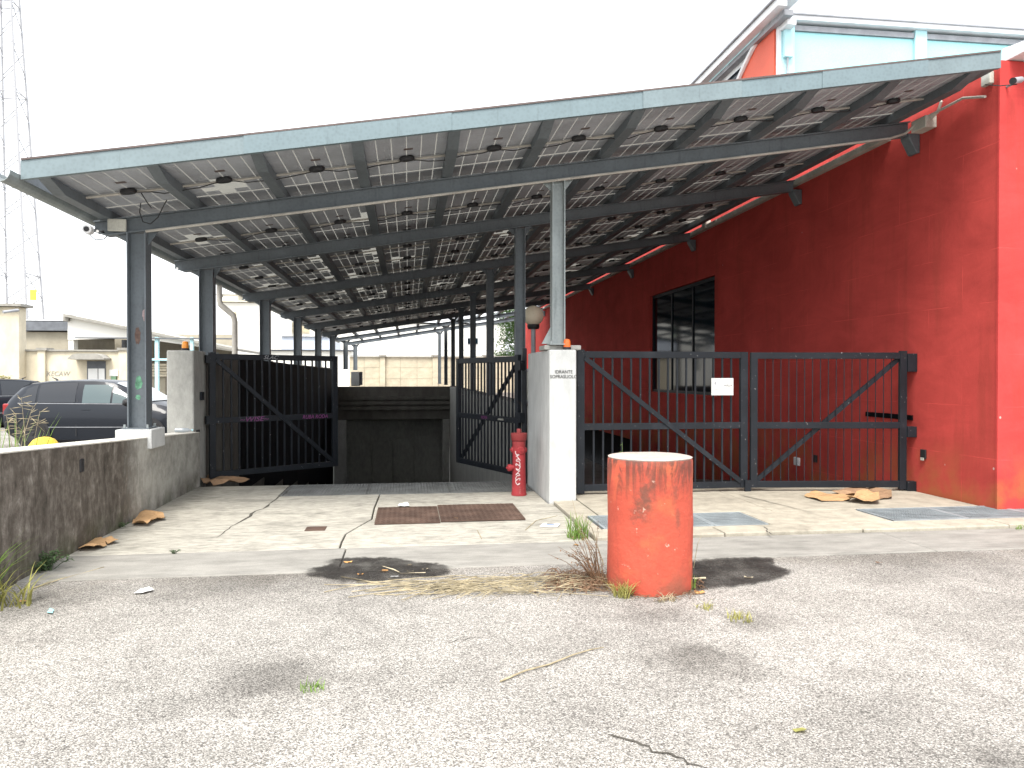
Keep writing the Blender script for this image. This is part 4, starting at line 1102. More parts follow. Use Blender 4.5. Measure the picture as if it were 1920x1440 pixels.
#%%OBJECTS
# ================================================================== CARS
def make_car(label, loc, rz, flip=1):
    t = thing('parked_car', label, 'car', loc, rz, local=True)
    # x, z low, z mid, z belt, z top, half widths low/mid/belt/top
    S = [(-1.97, .42, .60, .70, .74, .60, .66, .62, .50), (-1.92, .30, .58, .86, .96, .72, .78, .72, .58), (-1.80, .24, .56, .95, 1.14, .78, .83, .77, .60),
         (-1.62, .15, .55, .96, 1.32, .80, .84, .79, .61), (-1.42, .12, .54, .96, 1.405, .80, .845, .80, .62), (-1.0, .11, .53, .955, 1.455, .80, .845, .805, .63),
         (-.5, .11, .53, .945, 1.475, .80, .845, .805, .635), (0, .11, .53, .935, 1.47, .80, .845, .805, .635), (.35, .11, .53, .925, 1.43, .80, .845, .805, .625),
         (.70, .11, .53, .92, 1.28, .80, .845, .80, .62), (1.0, .11, .53, .915, 1.10, .80, .845, .79, .64), (1.22, .11, .53, .90, .97, .80, .845, .77, .66),
         (1.45, .13, .53, .86, .925, .80, .84, .75, .6), (1.70, .22, .52, .79, .86, .78, .82, .72, .55), (1.87, .26, .50, .68, .76, .72, .76, .66, .5), (1.96, .34, .48, .58, .64, .58, .62, .58, .45)]
    v = []; rn = 0
    for (x, zl, zm, zbt, zt, wl, wm, wb, wt) in S:
        half = [(0, zl), (wl * .9, zl), (wl, zl + .06), (wm, zm), (wm * .995, (zm + zbt) / 2 + .06), (wb, zbt), ((wb + wt) / 2 + .02, (zbt + zt) / 2 + .02), (wt, zt - .035), (wt * .85, zt - .008), (0, zt)]
        ring = [(x, -a, b) for a, b in half] + [(x, a, b) for a, b in reversed(half[1:-1])]
        rn = len(ring); v += ring
    f = [tuple(range(rn)), tuple(reversed([(len(S) - 1) * rn + i for i in range(rn)]))]
    for i in range(len(S) - 1):
        for k in range(rn): f.append((i*rn + k, (i+1)*rn + k, (i+1)*rn + (k+1) % rn, i*rn + (k+1) % rn))
    m = MB().add(v, f)
    body = m.build('body', MAT['car'], t, smooth=True)
    def prof(x):
        for a, b in zip(S, S[1:]):
            if a[0] <= x <= b[0]:
                u = (x - a[0]) / (b[0] - a[0]); return [p + (q - p) * u for p, q in zip(a, b)]
        return S[-1]
    def sy(x, z):
        _, zl, zm, zbt, zt, wl, wm, wb, wt = prof(x)
        zc = (zbt + zt) / 2 + .02; wc = (wb + wt) / 2 + .02
        if z < zbt:
            u = min(1, max(0, (z - zm) / (zbt - zm))); return wm + (wb - wm) * u
        if z < zc: return wb + (wc - wb) * (z - zbt) / max(1e-4, zc - zbt)
        return wc + (wt - wc) * min(1, (z - zc) / max(1e-4, zt - .035 - zc))
    def patch(name, poly, mat, out=.008, parent=body, nx=10, both=True):
        # poly given as lists of (x, z_low, z_high)
        for s_ in ((-1, 1) if both else (-1,)):
            vv, ff = [], []
            for (x, a, b) in poly:
                for j in range(4):
                    z = a + (b - a) * j / 3; vv.append((x, s_ * (sy(x, z) + out), z))
            for i in range(len(poly) - 1):
                for j in range(3): ff.append((i*4+j, (i+1)*4+j, (i+1)*4+j+1, i*4+j+1))
            MB().add(vv, ff).build(name, mat, parent, smooth=True, fixn=False)
    def tw(x): return prof(x)[4] - .07
    patch('rear_quarter_window', [(-1.58, .985, 1.05), (-1.45, .985, tw(-1.45) - .05), (-1.3, .985, tw(-1.3) - .01), (-1.22, .985, tw(-1.22))], MAT['carglass'])
    patch('rear_door_window', [(-1.17 + .1 * i, .975, tw(-1.17 + .1 * i)) for i in range(9)], MAT['carglass'])
    patch('front_door_window', [(-.22 + .1 * i, .962, min(tw(-.22 + .1 * i), 1.36)) for i in range(7)], MAT['carlight'])
    patch('front_quarter_window', [(.42, .96, tw(.42) - .02), (.55, .96, tw(.55) - .03), (.68, .96, tw(.68) - .05), (.8, .96, tw(.8) - .09)], MAT['carlight'])
    patch('door_seam', [(-.335, .25, 1.40), (-.322, .25, 1.40)], MAT['black'], .003)
    patch('door_seam', [(.86, .25, .93), (.872, .25, .93)], MAT['black'], .003)
    patch('door_seam', [(-1.20, .5, .95), (-1.188, .5, .95)], MAT['black'], .003)
    patch('belt_trim', [(-1.6 + .25 * i, .957 - .002*i, .967 - .002*i) for i in range(10)], MAT['greymetal'], .010)
    patch('rub_strip', [(-1.1 + .2 * i, .44, .452) for i in range(11)], MAT['greymetal'], .006)
    # windscreen and rear window
    for nm, xs_, mt in (('windscreen', (.42, .70, 1.0, 1.18), MAT['windscreen']), ('rear_window', (-1.84, -1.62, -1.46), MAT['carglass'])):
        vv, ff = [], []
        for x in xs_:
            p_ = prof(x)
            for k in (-1, -.85, -.4, 0, .4, .85, 1): vv.append((x, k * (p_[8] - .05), p_[4] + .012 - (.02 if abs(k) == 1 else 0)))
        for i in range(len(xs_) - 1):
            for k in range(6): ff.append((i*7+k, (i+1)*7+k, (i+1)*7+k+1, i*7+k+1))
        MB().add(vv, ff).build(nm, mt, body, smooth=True, fixn=False)
    for s_ in (-1, 1):
        for x in (-1.02, -.12):
            MB().box(x - .09, x + .09, s_*sy(x, .82) - .012 + s_*.012, s_*sy(x, .82) + .012 + s_*.012, .805, .83).build('door_handle', MAT['car'], t, bevel=.006)
        MB().lathe([(.0, -.06), (.06, -.05), (.085, 0), (.06, .06), (0, .07)], (.78, s_*.92, .98), 14, 'X', caps=False).build('wing_mirror', MAT['black'], t, smooth=True)
        MB().box(-1.95, -1.80, s_*.70 - .07, s_*.70 + .07, .70, .95).build('tail_lamp', MAT['lamp_red'], t, bevel=.03)
        MB().box(1.72, 1.86, s_*.66 - .08, s_*.66 + .08, .62, .74).build('headlight', MAT['windscreen'], t, bevel=.02)
        for x in (-1.24, 1.23):
            ar = MB(); ar.lathe([(.36, -.01), (.355, .012)], (x, s_*.843, .30), 32, 'Y'); ar.build('wheel_arch', MAT['black'], t)
            w = MB(); w.lathe([(.20, -.09), (.285, -.095), (.31, -.06), (.31, .06), (.285, .095), (.20, .09)], (x, s_*.775, .305), 32, 'Y')
            wo_ = w.build('wheel', MAT['rubber'], t, smooth=True)
            rm = MB(); rm.lathe([(.205, s_*.0), (.2, s_*.02), (.04, s_*.012), (.03, s_*.025)], (x, s_*.86, .305), 32, 'Y')
            rm.build('rim', MAT['black'], wo_, smooth=True)
    MB().tube([(-1.2, 0, 1.45), (-1.22, 0, 1.475), (-1.32, 0, 1.52)], [.03, .02, .006], 8).build('aerial', MAT['black'], t)
    return t
cr_ = Vector((math.cos(YAW), -math.sin(YAW), 0)); cf_ = Vector((math.sin(YAW), math.cos(YAW), 0))
def CF(px, d): return cr_ * ((px - 960) / FPX * d) + cf_ * d
make_car('black hatchback parked side-on behind the low concrete wall', tuple(CF(208, 17.3)), -YAW + R(1))
make_car('dark car cut off by the picture edge behind the black hatchback', tuple(CF(-42, 23.0)), -YAW + R(232))

# ================================================================== THINGS BEYOND THE LOW WALL
q = CF(82, 12.0)
yb = thing('concrete_dome', 'faded yellow concrete dome bollard behind the low wall', 'bollard', (q.x, q.y, 0))
m = MB(); m.lathe([(.25, 0), (.255, .15), (.245, .34), (.21, .47), (.15, .55), (.08, .585), (0, .595)], q, 28, caps=False)
m.build('dome', MAT['yellow'], yb, smooth=True)
MB().lathe([(.27, 0), (.27, .05)], q, 28).build('foot', MAT['conc'], yb)

def pbox(px0, py0, px1, py1, Y, depth, name, mat, parent, bevel=0.0, zmin=None):
    a, b = PY(px0, py0, Y), PY(px1, py1, Y)
    z0, z1 = min(a.z, b.z), max(a.z, b.z)
    if zmin is not None: z0 = zmin
    return MB().box(min(a.x, b.x), max(a.x, b.x), Y, Y + depth, z0, z1).build(name, mat, parent, bevel=bevel)

# old perimeter wall with door
YB = 29.0
pw = thing('perimeter_wall', 'old beige perimeter wall with pilasters and a canopied doorway', 'wall', tuple(PY(140, 700, YB).xy) + (0,))
pbox(36, 659, 242, 700, YB, .3, 'wall', MAT['beige'], pw, zmin=-.02)
pbox(34, 655, 244, 659, YB - .08, .5, 'coping', MAT['coping'], pw)
for a, b in ((70, 84), (222, 238)):
    pbox(a, 657, b, 700, YB - .14, .13, 'pilaster', MAT['beige'], pw, zmin=-.02)
    pbox(a - 3, 652, b + 3, 657, YB - .2, .6, 'pilaster_cap', MAT['coping'], pw)
pbox(-120, 574, 36, 700, YB - .5, .5, 'tall_block', MAT['beige'], pw, zmin=-.02)
pbox(-125, 567, 39, 574, YB - .7, .9, 'block_coping', MAT['coping'], pw)
dm = MB(); c0, c1 = PY(143, 672, YB), PY(209, 665, YB)
dm.prism([(c0.x, c0.z - .05), (c0.x, c0.z), (c0.x + .15, c1.z - .02), (c0.x + .3, c1.z + .02), (c1.x - .3, c1.z + .02), (c1.x - .15, c1.z - .02), (c1.x, c0.z), (c1.x, c0.z - .05)], YB - .7, YB - .005, 'Y')
dm.build('door_canopy', MAT['coping'], pw)
pbox(163, 677, 198, 700, YB - .03, .028, 'door', MAT['darkroof'], pw, zmin=0)
for a, b in ((165, 183), (184.5, 196)):
    d_ = pbox(a, 691, b, 716, YB - .05, .018, 'poster', MAT['paper'], pw)
pbox(205, 693, 221, 705, YB - .05, .045, 'notice_board', MAT['paper'], pw)
pbox(208, 705.5, 217, 713, YB - .12, .115, 'letter_box', MAT['shutter'], pw)
q = PY(105, 701, YB - .01)
text('graffiti', 'TKECAW', .24, MAT['coping'], pw, q, (math.pi/2, 0, 0), shear=.2, xs=.9)
q = PY(26, 582, YB - .75)
MB().tube([q, q + Vector((.18, -.1, .0)), q + Vector((-.1, -.5, -.1))], .05, 8).build('floodlight', MAT['greymetal'], pw)

sh = thing('brown_shed', 'low brown-walled shed with a dark sheet roof behind the mast', 'shed', tuple(PY(80, 660, 40).xy) + (0,))
pbox(30, 622, 128, 700, 40, 6, 'wall', MAT['brownwall'], sh, zmin=-.02)
pbox(28, 602, 129, 620, 39.7, 6.6, 'roof', MAT['darkroof'], sh)
pbox(28, 599, 129, 601.5, 39.8, 6.5, 'roof_flashing', MAT['white'], sh)

ws = thing('white_shed', 'white gabled shed with an open carport below its long sloping roof', 'shed', tuple(PY(250, 700, 38).xy) + (0,))
m = MB(); pts = [PY(a, b, 38) for a, b in ((127, 592), (240, 610), (385, 641), (436, 654), (436, 659), (300, 640), (245, 633), (127, 637))]
m.prism([(p.x, p.z) for p in pts], 38, 38.3, 'Y'); m.build('gable_board', MAT['house'], ws)
m = MB(); a, b = PY(118, 588, 37.6), PY(440, 653, 37.6)
m.prism([(a.x, a.z - .12), (a.x, a.z), (b.x, b.z), (b.x, b.z - .12)], 37.6, 50, 'Y'); m.build('roof', MAT['coping'], ws)
pbox(118, 589, 128, 602, 37.8, .8, 'roof_end', MAT['coping'], ws)
pbox(128, 637, 138, 700, 38.05, .5, 'post', MAT['house'], ws, zmin=0)
pbox(130, 625, 440, 700, 47, .3, 'back_wall', MAT['brownwall'], ws, zmin=0)
for a, b, mt in ((181, 189, 'darkroof'), (228, 236, 'darkroof')): pbox(a, 637, b, 700, 44, .4, 'post', MAT[mt], ws, zmin=0)
for a, b in ((290, 297), (356, 362)): pbox(a, 632, b, 760, 36.4, .2, 'carport_post', MAT['turqd'], ws, zmin=0)
pbox(140, 632, 440, 636, 36.3, .3, 'carport_beam', MAT['darkroof'], ws)
pbox(278, 672, 330, 676, 36.35, .15, 'rail', MAT['turqd'], ws)
pl2 = thing('pallet_stack', 'stack of pale boards under the white carport', 'boards', tuple(PY(285, 720, 40).xy) + (0,))
for i in range(5): pbox(276 - i, 702 - i * 5, 312 + i % 2 * 3, 706 - i * 5, 40 + .1 * (i % 2), 1.2, 'board', MAT['beige'], pl2)
pbox(278, 707, 310, 730, 40.2, 1.0, 'bearer', MAT['brownwall'], pl2, zmin=0)

# far houses
wh = thing('white_house', 'far white house with green shutters beyond the carport', 'house', tuple(PY(470, 700, 75).xy) + (0,))
pbox(410, 567, 528, 700, 75, 10, 'wall', MAT['house'], wh, zmin=0)
pbox(407, 563, 531, 567, 74.6, 10.8, 'cornice', MAT['beige'], wh)
pbox(418, 553, 446, 563, 76, 6, 'attic', MAT['house'], wh)
pbox(404, 551, 462, 553, 75.8, 6.5, 'attic_roof', MAT['coping'], wh)
for (a, b, c, d) in ((488, 600, 497, 652), (436, 585, 443, 600)):
    w_o = pbox(a, b, c, d, 74.92, .06, 'shutter', MAT['shutter'] if a > 480 else MAT['wood'], wh)
pbox(405, 627, 427, 638, 74.4, .5, 'dark_awning', MAT['darkroof'], wh)
h2 = thing('pale_house', 'far pale block with a beige blind seen between the canopy posts', 'house', tuple(PY(590, 700, 82).xy) + (0,))
pbox(520, 588, 660, 700, 82, 10, 'wall', MAT['house'], h2, zmin=0)
for a, b in ((544, 559), (562, 581)):
    f_ = pbox(a, 604, b, 625, 81.9, .08, 'window_frame', MAT['beige'], h2)
    pbox(a + 2, 606, b - 2, 623, 81.86, .03, 'blind', MAT['wood'], f_)
h3 = thing('blue_shed', 'long pale blue sheet shed below the far pale block', 'shed', tuple(PY(575, 700, 66).xy) + (0,))
pbox(528, 631, 628, 700, 66, 6, 'wall', MAT['houseblue'], h3, zmin=0)
pbox(527, 630, 629, 631.5, 65.8, 6.4, 'roof_edge', MAT['greymetal'], h3)
h4 = thing('low_roof', 'low dark flat roof line far behind the left posts', 'shed', tuple(PY(560, 700, 60).xy) + (0,))
pbox(505, 658, 660, 700, 60, 4, 'wall', MAT['house'], h4, zmin=0)
pbox(503, 655, 662, 657.5, 59.7, 4.6, 'roof', MAT['darkroof'], h4)
h5 = thing('grey_factory', 'large pale grey factory wall behind the rear boundary wall', 'building', tuple(PY(800, 700, 78).xy) + (0,))
pbox(640, 606, 948, 700, 78, 12, 'wall', MAT['house'], h5, zmin=0)
pbox(638, 603, 950, 606, 77.7, 12.6, 'roof_edge', MAT['greymetal'], h5)
for a in (876, 888):
    f_ = pbox(a, 633, a + 9, 646, 77.9, .08, 'window_frame', MAT['white'], h5)
    pbox(a + 1, 634, a + 8, 645, 77.86, .03, 'pane', MAT['glass'], f_)

# boundary wall at the back
bw = thing('boundary_wall', 'beige board-marked concrete boundary wall behind the ramp', 'wall', tuple(PY(800, 700, 48).xy) + (0,))
xa, xb = PY(655, 700, 48).x, PY(1000, 700, 48).x
ztp = PY(800, 669, 48).z
cuts = [xa, PY(683, 700, 48).x, PY(712, 700, 48).x, PY(751, 700, 48).x, PY(782, 700, 48).x, PY(811, 700, 48).x, PY(845, 700, 48).x, PY(880, 700, 48).x, PY(915, 700, 48).x, PY(950, 700, 48).x, xb]
for i in range(len(cuts) - 1):
    for j in range(4):
        z0 = j * ztp / 4
        MB().box(cuts[i] + .012, cuts[i+1] - .012, 48 + .01 * ((i + j) % 2), 48.2, z0 + .008, z0 + ztp / 4 - .008).build('panel', MAT['beigeold'], bw)
MB().box(xa, xb, 48.03, 48.3, 0, ztp - .01).build('core', MAT['brownwall'], bw)
for px in (717, 816, 912):
    pbox(px - 5, 669, px + 5, 700, 47.8, .19, 'pilaster', MAT['beigeold'], bw, zmin=0)
    pbox(px - 7, 665, px + 7, 668.5, 47.7, .7, 'cap', MAT['coping'], bw)
pbox(655, 666.5, 1000, 668.8, 47.85, .5, 'coping', MAT['coping'], bw)
bwz = PY(800, 657, 48).z
m = MB()
pts = [(xa + (xb - xa) * i / 60, 48.1, bwz + .03 * math.sin(i * 1.9)) for i in range(61)]
m.tube(pts, .018, 4)
m.build('barbed_wire', MAT['greymetal'], bw)
# clutter on the garage deck behind the parapet
dk = thing('utility_case', 'pale cabinet beside the last posts above the garage portal', 'box', tuple(PY(664, 722, 31.9).xy) + (1.0,))
pbox(658, 697, 674, 724, 31.85, .6, 'case', MAT['pale'], dk, bevel=.02)
pbox(674.5, 697, 679, 722, 31.9, .3, 'dark_door', MAT['darkroof'], dk)

# mast
YM = 46.0
mst = thing('lattice_mast', 'tall pale lattice mast rising out of the picture at the left', 'mast', tuple(PY(40, 655, YM).xy) + (0,))
bx = PY(33, 655, YM); zt2 = PY(20, -420, YM).z
def mleg(k, z):
    w = max(.2, 1.1 - .0275 * z); sx_, sy_ = ((-1, -1), (1, -1), (1, 1), (-1, 1))[k]
    return Vector((bx.x + .1 - .026 * z + w * sx_, YM + w * sy_, z))
HM = 32.0
for k in range(4): MB().tube([mleg(k, 0), mleg(k, HM)], .06, 6).build('leg', MAT['mast'], mst)
m = MB(); z = 2.2; i = 0
while z < HM - 2:
    st_ = 1.25
    for k in range(4):
        a_, b_ = (k, (k+1) % 4)
        if i % 2: a_, b_ = b_, a_
        m.tube([mleg(a_, z), mleg(b_, z + st_)], .03, 4)
        if i % 4 == 0: m.tube([mleg(a_, z), mleg(b_, z)], .035, 4)
    z += st_; i += 1
for k in range(4):
    m.tube([mleg(k, 0), mleg((k+1) % 4, 2.2)], .05, 4); m.tube([mleg((k+1) % 4, 0), mleg(k, 2.2)], .05, 4)
br_ = m.build('bracing', MAT['mast'], mst); br_['kind'] = 'stuff'
q = PY(62, 553, YM - 1.8)
MB().box(q.x - .16, q.x + .16, q.y, q.y + .03, q.z - .28, q.z + .28).build('yellow_sign', MAT['signyellow'], mst)
# overhead wires
ow = thing('overhead_wire', 'thin wire crossing the white sky above the canopy', 'wire', tuple(PY(480, 0, 40)))
pts = []
for i in range(25):
    u = i / 24; px = 430 + (1300 - 430) * u; py = -10 + (150 + 10) * u + 12 * math.sin(math.pi * u)
    pts.append(PY(px, py, 40 + 25 * u))
MB().tube(pts, .016, 4).build('wire', MAT['greymetal'], ow)

# ================================================================== VEGETATION
def blade(m, base, h, lean, az, w, curl=.6, seg=4):
    b = Vector(base); d = Vector((math.cos(az), math.sin(az), 0)); s = Vector((-d.y, d.x, 0))
    v = []
    for i in range(seg + 1):
        u = i / seg; off_ = lean * h * (u ** 1.6); z = h * (u - curl * lean * .5 * u * u * u)
        p = b + d * off_ + Vector((0, 0, z)); ww = w * (1 - u) ** .7 + .0006
        v += [p - s * ww, p + s * ww]
    m.add(v, [(2*i, 2*i+1, 2*i+3, 2*i+2) for i in range(seg)])
def tuft(name, label, base, n, h, spread, w, mat, seed, lean=(.2, .9), cat='plant', stretch=(1, 1)):
    r_ = random.Random(seed); m = MB()
    for i in range(n):
        a = r_.uniform(0, 2*math.pi); rr_ = spread * math.sqrt(r_.random())
        p = Vector(base) + Vector((math.cos(a) * rr_ * stretch[0], math.sin(a) * rr_ * stretch[1], 0))
        blade(m, p, h * r_.uniform(.45, 1.1), r_.uniform(*lean), r_.uniform(0, 2*math.pi), w * r_.uniform(.6, 1.2))
    o = m.build(name, mat, None, org=base, fixn=False)
    return tag(o, label, cat)
def leafy(name, label, base, stems, h, spread, leaf, mat, seed, stemmat=None, per=9, cat='plant', flat=.5):
    r_ = random.Random(seed); t = thing(name, label, cat, tuple(base))
    ms, ml = MB(), MB()
    for i in range(stems):
        a = r_.uniform(0, 2*math.pi); l = r_.uniform(.2, 1) * spread; hh = h * r_.uniform(.5, 1)
        p0 = Vector(base) + Vector((r_.uniform(-1, 1) * spread * .25, r_.uniform(-1, 1) * spread * .25, 0))
        p2 = p0 + Vector((math.cos(a) * l, math.sin(a) * l, hh)); p1 = (p0 + p2) / 2 + Vector((0, 0, hh * .18))
        ms.tube([p0, p1, p2], [.003, .0025, .001], 4)
        for k in range(per):
            u = r_.uniform(.15, 1); q = p0.lerp(p1, u * 2) if u < .5 else p1.lerp(p2, u * 2 - 1)
            az = r_.uniform(0, 2*math.pi); d = Vector((math.cos(az), math.sin(az), r_.uniform(-.5, .6))).normalized() * leaf * r_.uniform(.6, 1.2)
            s = Vector((-d.y, d.x, 0)).normalized() * leaf * flat * .5; up = Vector((0, 0, leaf * .12))
            ml.add([q, q + d * .5 + s + up, q + d, q + d * .5 - s + up], [(0, 1, 2, 3)])
    ms.build('stems', stemmat or mat, t, fixn=False)['kind'] = 'stuff'
    ml.build('leaves', mat, t, fixn=False)['kind'] = 'stuff'
    return t
tuft('grass_clump', 'long-bladed bright grass clump at the left picture edge', G(-34, 1130), 44, .62, .12, .008, MAT['grass'], 1, (.35, 1.1))
tuft('grass_clump', 'yellowing low grass at the foot of the stained wall', G(18, 1135), 44, .32, .15, .007, MAT['yellowgrass'], 2, (.5, 1.2))
leafy('weed', 'dark leafy weed at the near foot of the stained wall', G(85, 1072), 30, .16, .2, .04, MAT['weed'], 3, per=12)
leafy('weed', 'small weed between the wall foot and cardboard', G(222, 990), 10, .09, .13, .03, MAT['weed'], 4, per=9)
leafy('weed', 'tiny weed in the driveway edge joint', G(324, 1040), 8, .05, .06, .02, MAT['weed'], 5, per=7)
tuft('grass_clump', 'bright green grass tuft left of the orange bollard', G(1084, 1010), 110, .26, .10, .004, MAT['grass'], 6, (.1, .8))
tuft('grass_clump', 'small grass tuft in the asphalt at lower left', G(586, 1292), 40, .05, .06, .003, MAT['grass'], 7, (.2, .9))
tuft('grass_clump', 'small dry grass tuft in the asphalt right of the bollard', G(1388, 1163), 50, .07, .08, .003, MAT['yellowgrass'], 8, (.2, 1.0))
tuft('grass_clump', 'pale low grass by the right foot of the bollard', G(1325, 1140), 34, .05, .07, .003, MAT['yellowgrass'], 9, (.3, 1.0))
tuft('grass_clump', 'dry grass fringe at the left foot of the bollard', G(1168, 1118), 90, .14, .07, .003, MAT['yellowgrass'], 10, (.2, 1.1))
tuft('grass_clump', 'short dry grass in front of the bollard foot', G(1245, 1128), 40, .07, .05, .0025, MAT['straw'], 11, (.5, 1.3), stretch=(1.6, .6))
tuft('grass_clump', 'green sprig at the right foot of the bollard', G(1299, 1106), 14, .15, .02, .004, MAT['grass'], 12, (.1, .5))
tuft('grass_clump', 'green tuft on the kerb at the right picture edge', G(1916, 995, 0), 30, .07, .06, .003, MAT['grass'], 13, (.2, .9))
leafy('weed', 'small leafy sprout growing behind the bollard top', Vector((bc.x, bc.y, 0)) + dr * .36 + Vector((-.22, 0, 0)), 7, 1.06, .08, .035, MAT['grass'], 14, per=8)
# dry stalks left of the bollard
r_ = random.Random(21)
dp = thing('dead_weed', 'tangled dead brown weed against the left side of the bollard', 'plant', tuple(G(1125, 1095)))
m, ml = MB(), MB(); b0 = G(1125, 1095)
for i in range(34):
    a = r_.uniform(math.pi * .45, math.pi * 1.25); l = r_.uniform(.1, .38); hh = r_.uniform(.15, .48)
    p0 = b0 + Vector((r_.uniform(-.06, .03), r_.uniform(-.05, .1), 0)); p2 = p0 + Vector((math.cos(a) * l, math.sin(a) * l * .5, hh))
    pm = (p0 + p2) / 2 + Vector((r_.uniform(-.04, .04), 0, .05))
    m.tube([p0, pm, p2], [.003, .002, .001], 4)
    for k in range(5):
        q = pm.lerp(p2, r_.random()); d = Vector((r_.uniform(-1, 1), r_.uniform(-1, 1), r_.uniform(-1, .5))).normalized() * .02; s = d.cross(Vector((0, 0, 1))) * .4
        ml.add([q, q + d * .5 + s, q + d, q + d * .5 - s], [(0, 1, 2, 3)])
m.build('stems', MAT['browngrass'], dp, fixn=False)['kind'] = 'stuff'; ml.build('leaves', MAT['browngrass'], dp, fixn=False)['kind'] = 'stuff'
for i, (a_, b_, c_) in enumerate((((1130, 1075), (1085, 985), (1072, 932)), ((1132, 1060), (1110, 990), (1085, 960)), ((1300, 1068), (1308, 1020), (1316, 1003)))):
    y0 = G(*a_).y
    o = MB().tube([PY(*a_, y0), PY(*b_, y0 + .05), PY(*c_, y0 + .08)], [.0035, .0025, .001], 5).build('dry_stalk', MAT['straw'], None, org=tuple(PY(*a_, y0)))
    tag(o, ('long dry stalk leaning left in front of the white pillar', 'shorter dry stalk leaning over the green tuft', 'thin dry stalk at the right side of the bollard')[i], 'stalk')
# straw heap
m = MB(); r_ = random.Random(33)
def straw(m, p, az, L, w, rise=0.02):
    d = Vector((math.cos(az), math.sin(az), 0)); s = Vector((-d.y, d.x, 0)); c = r_.uniform(-.12, .12) * L
    pts = [Vector(p) + d * (L * (u - .5)) + s * c * (1 - (2*u - 1)**2) + Vector((0, 0, .004 + rise * (1 - (2*u - 1)**2) + r_.uniform(0, .004))) for u in (0, .25, .5, .75, 1)]
    m.tube(pts, w, 4)
for i in range(170):
    u = r_.random() ** .8; px = 1135 - u * 330; py = 1096 + (r_.random() - .4) * 34 * (1 - abs(u - .45) * .9) + u * 6
    straw(m, G(px, py), r_.gauss(.18, .42) + math.pi * (r_.random() < .5), r_.uniform(.1, .75), r_.uniform(.001, .003), r_.uniform(0, .05))
for i in range(16):
    straw(m, G(r_.uniform(690, 900), 1092 + r_.uniform(-6, 24)), r_.gauss(.1, .2), r_.uniform(.4, .9), .003, .01)
o = m.build('straw_heap', MAT['straw'], fixn=False); o['kind'] = 'stuff'; o['label'] = 'heap of dry straw on the asphalt left of the bollard'
m = MB()
for i in range(260):
    u = r_.random(); px = 1137 - u * 110; py = 1090 + (r_.random() - .4) * 34
    straw(m, G(px, py), r_.uniform(0, 6.3), r_.uniform(.05, .22), r_.uniform(.001, .003), r_.uniform(0, .06))
for i in range(150):
    a = r_.uniform(math.pi * .75, math.pi * 2.1); rr_ = BR + r_.uniform(.0, .09)
    straw(m, bc + Vector((math.cos(a) * rr_, math.sin(a) * rr_, 0)), a + math.pi/2 + r_.gauss(0, .5), r_.uniform(.03, .12), r_.uniform(.001, .0025), r_.uniform(0, .02))
o = m.build('dead_stem_litter', MAT['browngrass'], fixn=False); o['kind'] = 'stuff'; o['label'] = 'brown dead stems piled against the bollard foot'
# twigs
def twig(pts, r, label, mat='straw'):
    P_ = [G(a, b) + Vector((0, 0, r + .002 + .006 * (i % 2))) for i, (a, b) in enumerate(pts)]
    o = MB().tube(P_, [r * (1 - .5 * i / len(P_)) for i in range(len(P_))], 6).build('twig', MAT[mat], None, org=tuple(P_[0]), smooth=True)
    tag(o, label, 'twig')
twig([(938, 1280), (985, 1262), (1030, 1248), (1075, 1232), (1108, 1220), (1132, 1218)], .005, 'long pale twig lying on the open asphalt in the foreground')
twig([(60, 1105), (110, 1090), (150, 1078), (195, 1066)], .005, 'pale twig lying by the foot of the stained wall')
twig([(716, 1064), (738, 1071), (752, 1077), (798, 1077)], .006, 'curved pale twig lying in the left puddle', 'fallenpale')
twig([(640, 1083), (700, 1095), (760, 1102), (830, 1098)], .005, 'long pale stalk along the near edge of the left puddle')
twig([(985, 995), (1005, 978), (1045, 968)], .004, 'thin straw stalk beside the blue packet')
twig([(895, 995), (903, 1012)], .004, 'short pale stick on the driveway below the rusty plate')
